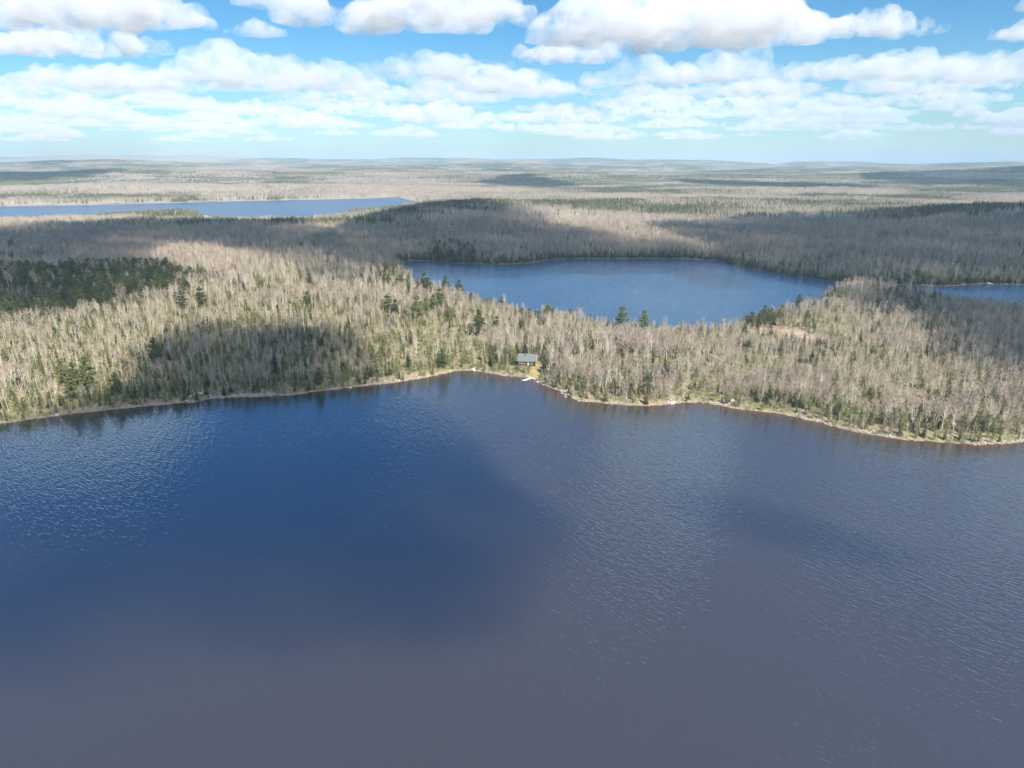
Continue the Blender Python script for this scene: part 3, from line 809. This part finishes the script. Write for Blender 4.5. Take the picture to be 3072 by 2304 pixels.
shore_w = sstep(24, 6, dl)
W['fir'] += shore_w * .6; W['spruce'] += shore_w * .2 + shore_w * far2 * .55; W['birch'] -= shore_w * .1; W['brush'] += shore_w * .5 * sstep(9, 2, dl)
for P in (DARK_STAND, LAKE_STAND, HILL_STAND, POINT_STAND, BOG_EDGE, ISTHMUS_EDGE):
    s = sstep(16, -10, poly_sdf(px_, py_, P) + (n2 - .5) * 70)
    for k in KEYS: W[k] = W[k] * (1 - .82 * s)
    W['spruce'] += s * .5; W['fir'] += s * .3; W['birch'] += s * .06; W['pine'] += s * (.35 if P is DARK_STAND else .06)
for k in KEYS: W[k] = np.maximum(W[k], 0.0)
for k in ('birch', 'maple', 'aspen', 'pine'): W[k] = np.where(front_cabin, W[k] * .35, W[k])
cum = np.cumsum(np.stack([W[k] for k in KEYS]), 0); u = rng.random(N) * cum[-1]
ki = (u[None, :] > cum).sum(0)
pz_ = height(px_, py_, dl)
hs = 0.66 + 0.6 * (fbm(px_ / 70, py_ / 70, 501, 3) - .35) + rng.normal(0, .15, N)
size = np.clip(hs, .42, 1.3)
size *= np.where(left > .5, .78, 1.0) * np.where(right > .5, .86, 1.0)
for k, (lo, hi) in {'fir': (.6, 1.75), 'brush': (.6, 1.3), 'spruce': (.45, 1.15), 'pine': (.5, .8), 'aspen': (.55, 1.0)}.items():
    s = ki == KEYS.index(k)
    size[s] = lo + (hi - lo) * np.clip(rng.beta(2, 2, s.sum()) * .7 + .3 * rng.random(s.sum()), 0, 1)
s = (ki == KEYS.index('spruce')) & (poly_sdf(px_, py_, DARK_STAND) < 0); size[s] *= 1.1
size *= np.where((dl < 7) & (ki != KEYS.index('brush')), .66, 1.0)
size *= np.where(front_cabin, np.where(cdy > -9, .42, .58), 1.0)
vi = np.array([rng.integers(0, len(KINDS[KEYS[k]])) for k in ki])
rz = rng.uniform(0, 6.283, N)
lean = rng.normal(0, .035, (N, 2))
sx, sy, fd = to_px(np.stack([px_, py_, pz_], 1))
HT = np.array([{'birch': 14, 'maple': 12.5, 'aspen': 11, 'spruce': 11, 'pine': 18, 'fir': 5, 'brush': 2.4}[KEYS[k]] for k in ki]) * size
pix_h = HT / fd * FPX
visible = (sx > 10) & (sx < 3062) & (sy < 2300)

# a low layer of brush and young firs under and between the trees
su = 3.3
UX, UY = np.meshgrid(np.arange(-520, 520, su), np.arange(290, 640, su))
ux = (UX + rng.uniform(-.5, .5, UX.shape) * su).ravel(); uy = (UY + rng.uniform(-.5, .5, UX.shape) * su).ravel()
ud = lake_dist(ux, uy); un = fbm(ux / 40, uy / 40, 811, 3); um = fbm(ux / 90, uy / 90, 201, 4)
k_ = (np.abs(ux) < .83 * uy + 20) & (ud > .2) & (rng.random(ux.shape) < .35 + 1.2 * (un - .35)) & ~((np.abs(ux - CABIN_XY[0]) < 8) & (uy - CABIN_XY[1] > -5) & (uy - CABIN_XY[1] < 6)) & (poly_sdf(ux, uy, CLEAR) > 0)
for P in BOG: k_ &= poly_sdf(ux, uy, P) > 1
ux, uy, ud, un, um = ux[k_], uy[k_], ud[k_], un[k_], um[k_]
ug = rng.random(len(ux)) < np.clip(.16 + 1.6 * (um - .42) + .3 * (ud < 12) + .15 * (ux < 0), .08, .85)
u_idx = np.where(ug, LIB_INDEX[('fir', 0)] + rng.integers(0, 4, len(ux)), LIB_INDEX[('brush', 0)] + rng.integers(0, 3, len(ux)))
u_s = np.where(ug, rng.uniform(.35, .85, len(ux)), rng.uniform(.7, 1.5, len(ux))) * np.where(ud < 4, .75, 1)
scatter('undergrowth', np.stack([ux, uy, height(ux, uy, ud)], 1), u_idx, np.stack([0 * ux, 0 * ux, rng.uniform(0, 6.28, len(ux))], 1), np.repeat(u_s[:, None], 3, 1), LIB,
        label='low brush and young firs under the near trees', cat='undergrowth')
print('undergrowth', len(ux))

# the pines picked out above
pine_specs = []
for (tx_, ty_, by_, var, lab) in PINES:
    H = 16.0
    for _ in range(4):
        x, y = ground_point(tx_, ty_, 5.5 + H)
        zg = float(height(np.array([x]), np.array([y]))[0]); x, y = ground_point(tx_, ty_, max(zg, .4) + H)
        H = float(np.clip((by_ - ty_) / 3.0 / FPX * math.hypot(x, y) * 1.12, 8, 19))
    k = 1.0
    one = lambda f, a, b: float(f(np.array([a]), np.array([b]))[0])
    near = poly_sdf(np.array([x]), np.array([y]), LAKE1)[0] < 2
    while one(lake_dist, x * k, y * k) < 2.0 and .7 < k < 1.4: k += .01 if near else -.01
    if near: x, y = x * k, y * k; H *= k
    elif k < 1: H = float(np.clip(CAM_H - (CAM_H - 2 - H) * k - 2, 8, 18)); x, y = x * k, y * k
    pine_specs.append((x, y, max(float(height(np.array([x]), np.array([y]))[0]), .3), H, var, lab))
ok = np.ones(N, bool)
for (x, y, z, H, var, lab) in pine_specs: ok &= ~((np.hypot(px_ - x, py_ - y) < 3.4) | ((np.abs(px_ - x * py_ / y) < 2.6) & (py_ < y) & (py_ > y - 11) & (HT > 6)))

# the ones that show largest become things of their own, the rest is the forest mass
single = np.zeros(N, bool)
for k, lim in (('birch', 300), ('maple', 220), ('aspen', 260), ('spruce', 290), ('fir', 290)):
    s = np.where((ki == KEYS.index(k)) & visible & ok)[0]
    score = pix_h[s] * (1.0 + .25 * (dl[s] < 12))
    single[s[np.argsort(-score)[:lim]]] = True

rest = ok & ~single
print('plants', N, 'single', single.sum(), {k: int((ki == i).sum()) for i, k in enumerate(KEYS)})
idx = np.array([LIB_INDEX[(KEYS[ki[j]], vi[j])] for j in np.where(rest)[0]])
scatter('forest', np.stack([px_, py_, pz_], 1)[rest], idx, np.stack([lean[:, 0], lean[:, 1], rz], 1)[rest], np.repeat(size[rest][:, None], 3, 1), LIB,
        label='mixed wood of bare birches and conifers between the lakes', cat='forest')

# ------------------------------------------------------------------ single trees
NAME = {'birch': 'birch_tree', 'maple': 'maple_tree', 'aspen': 'aspen_tree', 'spruce': 'spruce_tree', 'fir': 'young_fir', 'pine': 'pine_tree'}
LOOK = {'birch': ['straight white birch', 'twin-stemmed white birch', 'slim white birch', 'triple-stemmed white birch', 'wide-branched white birch', 'forked white birch'],
        'maple': ['broad grey bare tree', 'twin-stemmed grey bare tree', 'round-crowned bare tree'], 'aspen': ['thin bare aspen', 'thin pale aspen', 'slender aspen', 'wispy aspen'],
        'spruce': ['narrow spruce', 'ragged spruce', 'pencil-thin spruce', 'wide-skirted spruce'], 'fir': ['bushy young fir', 'broad young fir', 'slim young fir', 'rounded young fir']}
CAT = {'birch': 'birch', 'maple': 'tree', 'aspen': 'aspen', 'spruce': 'spruce', 'fir': 'fir', 'pine': 'pine'}
def place_text(x_src, d):
    edge = 'at the waterline' if d < 5 else ('just behind the shore' if d < 14 else ('set back from shore' if d < 40 else 'deep in the wood'))
    zones = [(300, 'near the left edge'), (480, 'by the left pine clump'), (700, 'by the stony spit'), (880, 'left below the shadowed wood'), (1050, 'right below the shadowed wood'), (1220, 'left of the bay'), (1350, 'nearing the bay'),
             (1540, 'at the head of the bay'), (1680, 'beside the cabin and dock'), (1850, 'on the bend right of the dock'), (2000, 'left of the waterline boulder'), (2150, 'right of the waterline boulder'),
             (2300, 'by the pale slab'), (2450, 'where the right shore slants'), (2600, 'on the slanting right shore'), (2750, 'lower on the right shore'), (2920, 'towards the right edge'), (4000, 'at the right edge')]
    for lim, t in zones:
        if x_src < lim: return edge, t
def plant(kind, var, x, y, z, s, rot, label, group, lean2=(0, 0)):
    e = link(NAME[kind], None, loc=(x, y, z), label=label, cat=CAT[kind], group=group)
    e.empty_display_size = .5
    e.rotation_euler = (lean2[0], lean2[1], rot); e.scale = (s, s, s)
    t = link('trunk', PART[(kind, var)][0], parent=e)
    c = link('crown', PART[(kind, var)][1], parent=e)
    return e
for j in np.where(single)[0]:
    k = KEYS[ki[j]]
    edge, zone = place_text(sx[j], dl[j])
    q = pix_h[j] / {'birch': 27, 'maple': 25, 'aspen': 20, 'spruce': 20, 'fir': 12}[k]
    word = 'tall ' if q > 1.12 else ('short ' if q < .88 else '')
    plant(k, int(vi[j]), px_[j], py_[j], pz_[j], float(size[j]), float(rz[j]), (word + LOOK[k][vi[j]] + ' ' + edge + ' ' + zone), {'birch': 'birches', 'maple': 'grey bare trees', 'aspen': 'aspens', 'spruce': 'spruces', 'fir': 'young firs'}[k] + ' ' + edge + ' ' + zone, lean[j])
for (x, y, z, H, var, lab) in pine_specs:
    plant('pine', var, x, y, z, H / 18.0, R.uniform(0, 6.28), lab, 'tall pines standing out of the wood')

# ------------------------------------------------------------------ the wood beyond: tiles of many trees
def tile_mesh(seed, size, n, conif, tw_n, hard_h=(9, 14), far=False, pink=.5):
    rr = random.Random(seed); g = Geo()
    for i in range(n):
        x = rr.uniform(-.5, .5) * size * 1.08; y = rr.uniform(-.5, .5) * size * 1.08
        k = 2.0 if far else 1.0
        if rr.random() < conif:
            h = rr.uniform(6, 14) * (1.1 if far else 1); r = h * rr.uniform(.12, .17) * k
            lv = 2 if far else 4
            for t in range(lv):
                z0 = h * (.06 + .8 * t / lv); z1 = h * min(1.0, .06 + .8 * t / lv + .62); rad = r * (1 - t / lv) + .15
                a = rr.uniform(0, 6.28); m = 3
                ring = [(x + math.cos(a + q * 6.283 / m) * rad * rr.uniform(.7, 1.2), y + math.sin(a + q * 6.283 / m) * rad * rr.uniform(.7, 1.2), z0 + rr.uniform(-.4, .4)) for q in range(m)]
                for q in range(m): g.face([ring[q], ring[(q + 1) % m], (x, y, z1)], 2)
        else:
            h = rr.uniform(*hard_h); lx, ly = rr.gauss(0, .4), rr.gauss(0, .4)
            w = .16 * (1.6 if far else 1)
            wm = 0
            if not far or rr.random() < .35:
                a = rr.uniform(0, 3.14); c, s_ = math.cos(a) * w, math.sin(a) * w
                g.face([(x - c, y - s_, 0), (x + c, y + s_, 0), (x + lx, y + ly, h * .95)], wm); g.face([(x + s_, y - c, 0), (x - s_, y + c, 0), (x + lx, y + ly, h * .95)], wm)
            if not far:
                for q in range(4):
                    az = rr.uniform(0, 6.28); zz = h * rr.uniform(.4, .75)
                    p = Vector((x + lx * zz / h, y + ly * zz / h, zz)); twig(g, p, (math.cos(az) * .6, math.sin(az) * .6, 1), h * .3, .14, 0, rr)
            cr = rr.uniform(1.3, 2.4) * k
            for q in range(tw_n):
                az = rr.uniform(0, 6.28); rad = cr * math.sqrt(rr.random()); zz = h * rr.uniform(.5, .97) - rad * .5
                d = (math.cos(az) * .5 + rr.gauss(0, .3), math.sin(az) * .5 + rr.gauss(0, .3), rr.uniform(.4, 1.3))
                twig(g, (x + math.cos(az) * rad * .7, y + math.sin(az) * rad * .7, zz), d, rr.uniform(1.2, 2.2) * k, rr.uniform(.12, .28) * k * (1.6 if far else 1), 1, rr)
    return g
LIB2 = bpy.data.collections.new('forest_tiles')
specs = [('hard', .04, 22), ('hard', .10, 22), ('hard', .16, 20), ('mix', .35, 20), ('mix', .5, 20), ('conif', .85, 18), ('conif', .95, 18)]
tile_mats = []
hm1 = plant_mat('far_hardwood', [(0, (0.42, 0.34, 0.28)), (.5, (0.50, 0.43, 0.35)), (1, (0.46, 0.37, 0.33))], trans=.2, nscale=.12)
for i, (nm, cf, tn) in enumerate(specs):
    g = tile_mesh(700 + i, 40, 120, cf, tn)
    LIB2.objects.link(bpy.data.objects.new('tile_%02d' % i, g.mesh('tile_near_%s' % nm, [M['birch_bark'], hm1, M['spruce']])))
for i, (nm, cf, tn) in enumerate(specs):
    g = tile_mesh(800 + i, 130, 420, cf, 9, far=True)
    LIB2.objects.link(bpy.data.objects.new('tile_%02d' % (i + 7), g.mesh('tile_far_%s' % nm, [M['birch_bark'], hm1, M['spruce']])))

def tiles(name, r0, r1, size, off, label):
    xs = []; 
    y = r0 * .6
    gx = np.arange(-r1 * .9, r1 * .9, size); gy = np.arange(r0 * .55, r1, size)
    X, Y = np.meshgrid(gx, gy); x = X.ravel() + rng.uniform(-.2, .2, X.size) * size; y = Y.ravel() + rng.uniform(-.2, .2, X.size) * size
    r = np.hypot(x, y)
    k = (np.abs(x) < .84 * y + size * 2) & (r < r1) & (r >= r0)
    if r0 < 1500: k = (np.abs(x) < .84 * y + size * 2) & (r < r1) & (y >= r0)
    x, y = x[k], y[k]
    d = lake_dist(x, y); z = height(x, y, d)
    k = (d > size * .42) & (z > 0.2); x, y, z = x[k], y[k], z[k]
    c = fbm(x / 420, y / 260, 900, 4) + .12 * (fbm(x / 120, y / 120, 910, 2) - .5)
    c = c + .035 * sstep(2400, 3200, np.hypot(x, y))
    cf = np.digitize(c + rng.normal(0, .02, len(x)), [.40, .45, .50, .545, .585, .63])
    cf = np.where((x > -915) & (x < -685) & (y > 1500) & (y < 1760), 5, cf)
    s = rng.uniform(.92, 1.12, len(x)) * (1.0 if size < 100 else 1.0)
    scatter(name, np.stack([x, y, z - .2], 1), cf + off, np.stack([0 * x, 0 * x, rng.uniform(0, 6.28, len(x))], 1),
            np.stack([s, s, s * rng.uniform(.85, 1.15, len(x))], 1), LIB2, label=label, cat='forest')
    print(name, len(x))
tiles('forest', 1255, 3900, 40, 0, 'distant bare and evergreen wood around the far left lake')
tiles('forest', 3900, 14000, 125, 7, 'hazy rolling woodland reaching to the horizon')

# ------------------------------------------------------------------ cabin
def solid(name, cr, rough=0.8, n=None, spec=.3):
    m, nt, b = mat(name)
    tc = nn(nt, 'ShaderNodeTexCoord')
    v = tex_noise(nt, n or 3.0, 4, .6, tc.outputs['Object'])
    col = ramp(nt, v, [(.3, tuple(c * .8 for c in cr)), (.7, tuple(min(1, c * 1.15) for c in cr))])
    nt.links.new(col, b.inputs['Base Color']); b.inputs['Roughness'].default_value = rough; b.inputs['Specular IOR Level'].default_value = spec
    return m
M['roof'] = solid('grey_metal_roof', (.16, .18, .165), .8); M['siding'] = solid('brown_log_siding', (.15, .095, .06)); M['trim'] = solid('white_trim', (.78, .77, .74))
M['glass'] = solid('window_glass', (.03, .04, .05), .08, spec=.6); M['plank'] = solid('weathered_planks', (.66, .62, .56)); M['post'] = solid('dock_posts', (.30, .27, .23))
M['rock'] = solid('pale_granite', (.44, .38, .32), .9, 1.2); M['boulder'] = solid('bleached_granite', (.66, .61, .54), .9, .8); M['pipe'] = solid('stove_pipe', (.12, .12, .12), .5)

cz = float(height(np.array([CABIN_XY[0]]), np.array([CABIN_XY[1]]))[0])
cab = link('cabin', None, loc=(CABIN_XY[0], CABIN_XY[1], cz), label='log cabin with grey metal gable roof behind the small dock', cat='cabin')
cab.rotation_euler = (0, 0, math.radians(-9))
LX, LY, HW, HR = 5.0, 3.7, 3.2, 6.4          # half length, half depth, wall and ridge height
g = Geo()
b0 = [(-LX, -LY), (LX, -LY), (LX, LY), (-LX, LY)]
for i in range(4):
    (x0, y0), (x1, y1) = b0[i], b0[(i + 1) % 4]
    g.face([(x0, y0, -1.5), (x1, y1, -1.5), (x1, y1, HW), (x0, y0, HW)])
for x in (-LX, LX): g.face([(x, -LY, HW), (x, LY, HW), (x, 0, HR - .25)])
link('wall', g.mesh('cabin_wall', [M['siding']]), cab)
# log courses on the lake side and the right gable
log = Geo(); log.tube([(-LX - .25, 0, 0), (LX + .25, 0, 0)], [.15, .15], 6, 0); lm = log.mesh('log', [M['siding']])
for i in range(11):
    o = link('log', lm, cab, (0, -LY - .03, .2 + i * .29))
def slab(a, b, c, d, t):
    n = (Vector(b) - Vector(a)).cross(Vector(d) - Vector(a)).normalized() * t
    g = Geo(); A = [Vector(p) for p in (a, b, c, d)]; B = [p + n for p in A]
    P = [tuple(p) for p in A + B]
    g.v = P; g.f = [(3, 2, 1, 0), (4, 5, 6, 7), (0, 1, 5, 4), (1, 2, 6, 5), (2, 3, 7, 6), (3, 0, 4, 7)]; g.m = [0] * 6
    return g
OV = .7; ex = LX + .8
ze = HW - OV * (HR - HW) / LY
roof = link('roof', slab((-ex, -LY - OV, ze), (ex, -LY - OV, ze), (ex, 0, HR), (-ex, 0, HR), .14).mesh('roof_slope', [M['roof']]), cab)
link('roof', slab((-ex, 0, HR), (ex, 0, HR), (ex, LY + OV, ze), (-ex, LY + OV, ze), .14).mesh('roof_slope_back', [M['roof']]), cab)
rib = Geo(); rib.tube([(0, -LY - OV, ze + .17), (0, -.02, HR + .17)], [.03, .03], 4, 0); rm = rib.mesh('seam', [M['roof']])
for i in range(17): link('seam', rm, roof, (-ex + .3 + i * (2 * ex - .6) / 16, 0, 0))
g = Geo(); g.tube([(-1.0, -1.3, HR - 1.6), (-1.0, -1.3, HR + 1.0)], [.16, .16], 8, 0, True); g.tube([(-1.0, -1.3, HR + 1.05), (-1.0, -1.3, HR + 1.2)], [.26, .06], 8, 0, True)
link('chimney', g.mesh('stove_pipe', [M['pipe']]), roof)
for s in (-1, 1):      # white barge boards on both gables
    x = s * (ex + .03)
    for q in (-1, 1):
        link('barge_board', slab((x - .04, q * (LY + OV), ze - .12), (x + .04, q * (LY + OV), ze - .12), (x + .04, 0, HR - .1), (x - .04, 0, HR - .1), .26 * -q * -1).mesh('barge_board', [M['trim']]), cab)
def window(x, y, z, w, h, face):
    g = Geo(); fr = Geo()
    if face == 'front':
        g.box((x, y - .20, z), (w / 2, .02, h / 2)); 
        for dx, dz, a, b in ((0, h / 2, w / 2 + .1, .06), (0, -h / 2, w / 2 + .1, .06), (-w / 2, 0, .06, h / 2), (w / 2, 0, .06, h / 2), (0, 0, .04, h / 2)):
            fr.box((x + dx, y - .23, z + dz), (a, .04, b))
    else:
        g.box((x + .05, y, z), (.02, w / 2, h / 2))
        for dy, dz, a, b in ((0, h / 2, w / 2 + .1, .06), (0, -h / 2, w / 2 + .1, .06), (-w / 2, 0, .06, h / 2), (w / 2, 0, .06, h / 2), (0, 0, .04, h / 2)):
            fr.box((x + .08, y + dy, z + dz), (.04, a, b))
    o = link('window', fr.mesh('window_frame', [M['trim']]), cab); link('pane', g.mesh('window_pane', [M['glass']]), o)
for x in (-3.9, -1.7, 2.9): window(x, -LY, 1.75, 1.3, 1.2, 'front')
window(LX, -1.6, 1.7, 1.2, 1.2, 'side'); window(LX, 1.5, 1.7, 1.2, 1.2, 'side'); window(LX, 0, 4.3, 1.3, 1.1, 'side')
g = Geo(); g.box((.9, -LY - .22, 1.05), (.48, .04, 1.05)); dr = link('door', g.mesh('cabin_door', [M['trim']]), cab)
g = Geo(); g.box((1.25, -LY - .29, 1.0), (.04, .03, .08)); link('handle', g.mesh('door_handle', [M['pipe']]), dr)
# ------------------------------------------------------------------ dock
A = Vector((*ground_point(1607, 1137, .5), .5)); B = Vector((*ground_point(1593, 1134, .5), .5)); E = Vector((*ground_point(1569, 1142, .5), .5))
dock = link('dock', None, loc=(B.x, B.y, 0), label='short pale plank dock reaching into the lake below the cabin', cat='dock')
def run(p, q, width, name):
    p = p - Vector((B.x, B.y, 0)); q = q - Vector((B.x, B.y, 0))
    d = (q - p); L = d.length; d.normalize(); s = Vector((-d.y, d.x, 0)); a = math.atan2(d.y, d.x)
    n = int(L / .24); 
    g = Geo(); g.box((0, 0, 0), (.11, width / 2, .03), rz=a); pm = g.mesh('plank', [M['plank']])
    for i in range(n + 1): link('plank', pm, dock, p + d * (i * L / n) + Vector((0, 0, R.uniform(-.012, .012))))
    for sg in (-1, 1):
        g = Geo(); c = (p + q) / 2 + s * sg * (width / 2 - .12); g.box((c.x, c.y, .36), (L / 2, .05, .10), rz=a); link('stringer', g.mesh('stringer', [M['post']]), dock)
        for t in (.08, .92):
            c = p.lerp(q, t) + s * sg * (width / 2 + .09)
            g = Geo(); g.tube([(c.x, c.y, -1.6), (c.x, c.y, .95)], [.08, .08], 7, 0, True); link('post', g.mesh('post', [M['post']]), dock)
run(A, B, 1.4, 'gangway'); run(B, E, 2.2, 'deck')

# ------------------------------------------------------------------ stones along the shore
def stone(seed, flat=.6):
    bm = bmesh.new(); bmesh.ops.create_icosphere(bm, subdivisions=1, radius=1.0)
    rr = random.Random(seed); o = Vector((seed * 3.1, seed, 0))
    for v in bm.verts:
        v.co *= 1 + .38 * mnoise.noise(v.co * 1.3 + o); v.co.z *= flat
    me = bpy.data.meshes.new('stone'); bm.to_mesh(me); bm.free(); me.materials.append(M['rock']); return me
LIB3 = bpy.data.collections.new('stones')
STONES = [stone(i, .45 + .1 * (i % 3)) for i in range(6)]
for i, m_ in enumerate(STONES): LIB3.objects.link(bpy.data.objects.new('stone_%d' % i, m_))
def along(poly_pts, n, spread, seed):
    P = np.array(poly_pts); seg = np.hypot(*(P[1:] - P[:-1]).T); cum = np.concatenate([[0], np.cumsum(seg)])
    r = np.random.default_rng(seed); t = np.sort(r.random(n)) * cum[-1]
    i = np.clip(np.searchsorted(cum, t) - 1, 0, len(seg) - 1); f = (t - cum[i]) / seg[i]
    q = P[i] + (P[i + 1] - P[i]) * f[:, None]
    nrm = np.stack([-(P[i + 1] - P[i])[:, 1], (P[i + 1] - P[i])[:, 0]], 1) / seg[i][:, None]
    return q + nrm * r.normal(0.9, spread, n)[:, None]
# evergreens crowding the far shore of the second lake
q = along([ground_point(*p) for p in FAR2], 1500, 2.6, 43); q[:, 1] += 1.5
qd = lake_dist(q[:, 0], q[:, 1]); q = q[qd > .3]; qd = qd[qd > .3]
qs = rng.uniform(.35, .85, len(q))
scatter('shore_evergreens', np.stack([q[:, 0], q[:, 1], height(q[:, 0], q[:, 1], qd)], 1), LIB_INDEX[('spruce', 0)] + rng.integers(0, 4, len(q)),
        np.stack([0 * qs, 0 * qs, rng.uniform(0, 6.28, len(q))], 1), np.repeat(qs[:, None], 3, 1), LIB, label='dark evergreens crowding the far shore of the second lake', cat='evergreens')
shore1 = [ground_point(*p) for p in SHORE1[1:-1]]
q = along(shore1, 7000, 1.0, 41)
clump = fbm(q[:, 0] / 14, q[:, 1] / 14, 44, 3); q = q[rng.random(len(q)) < sstep(.42, .66, clump) + .04]
zq = height(q[:, 0], q[:, 1]); ss = np.exp(rng.normal(-1.25, .45, len(q)))
scatter('shore_stones', np.stack([q[:, 0], q[:, 1], np.maximum(zq, -.25) + ss * .1], 1), rng.integers(0, 6, len(q)), np.stack([rng.normal(0, .2, len(q)), rng.normal(0, .2, len(q)), rng.uniform(0, 6.28, len(q))], 1),
        np.stack([ss, ss * rng.uniform(.7, 1.2, len(q)), ss], 1), LIB3, label='pale granite stones lining the waterline', cat='stones')
STONES2 = []
for m_ in STONES:
    c = m_.copy(); c.materials.clear(); c.materials.append(M['boulder']); STONES2.append(c)
BOULD = [(596, 1188, 1.9, 'largest pale boulder of the stony spit on the left shore'), (612, 1184, 1.2, 'pale boulder on the right side of the stony spit'), (575, 1195, 1.4, 'pale low boulder in the middle of the stony spit'),
         (560, 1202, 1.0, 'small pale boulder at the left end of the stony spit'), (630, 1188, 1.1, 'flat pale boulder at the right end of the stony spit'), (2018, 1207, 1.6, 'pale boulder at the waterline above the middle of the lake'),
         (2196, 1208, 2.0, 'long pale rock slab behind the right shore'), (1050, 1162, 1.2, 'pale rock at the waterline below the shadowed wood'), (170, 1244, 1.3, 'pale rock at the waterline near the left frame edge'),
         (1420, 1109, 1.8, 'long pale ledge at the head of the bay'), (1612, 1144, 1.2, 'grey rock beside the dock'), (2966, 851, 3.0, 'white rock on the far shore of the small right lake'), (571, 640, 5.0, 'white ledge on the shore of the far left lake')]
for i, (a, b, s, lab) in enumerate(BOULD):
    x, y = ground_point(a, b, .4)
    o = link('boulder', STONES2[i % 6], loc=(x, y, max(.15, float(height(np.array([x]), np.array([y]))[0]))), label=lab, cat='boulder', group='boulders along the shores')
    o.scale = (s * (1.6 if s > 1.5 else 1), s * .8, s * .7); o.rotation_euler = (0, 0, i * .2)

# ------------------------------------------------------------------ haze: the air between here and the horizon
def haze():
    m = bpy.data.materials.new('haze_air'); m.use_nodes = True; nt = m.node_tree; nt.nodes.clear()
    o = nt.nodes.new('ShaderNodeOutputMaterial'); v = nt.nodes.new('ShaderNodeVolumePrincipled')
    v.inputs['Color'].default_value = (.66, .87, 1.0, 1); v.inputs['Density'].default_value = 8.2e-5; v.inputs['Anisotropy'].default_value = 0.0
    nt.links.new(v.outputs[0], o.inputs['Volume'])
    g = Geo(); g.box((0, 0, 184), (51000, 51000, 200)); g.v = [(x, y, min(z, 384) if z > 0 else -17.0) for x, y, z in g.v]
    ob = link('haze', g.mesh('haze', [m]), kind='stuff')
haze()

print('script done')
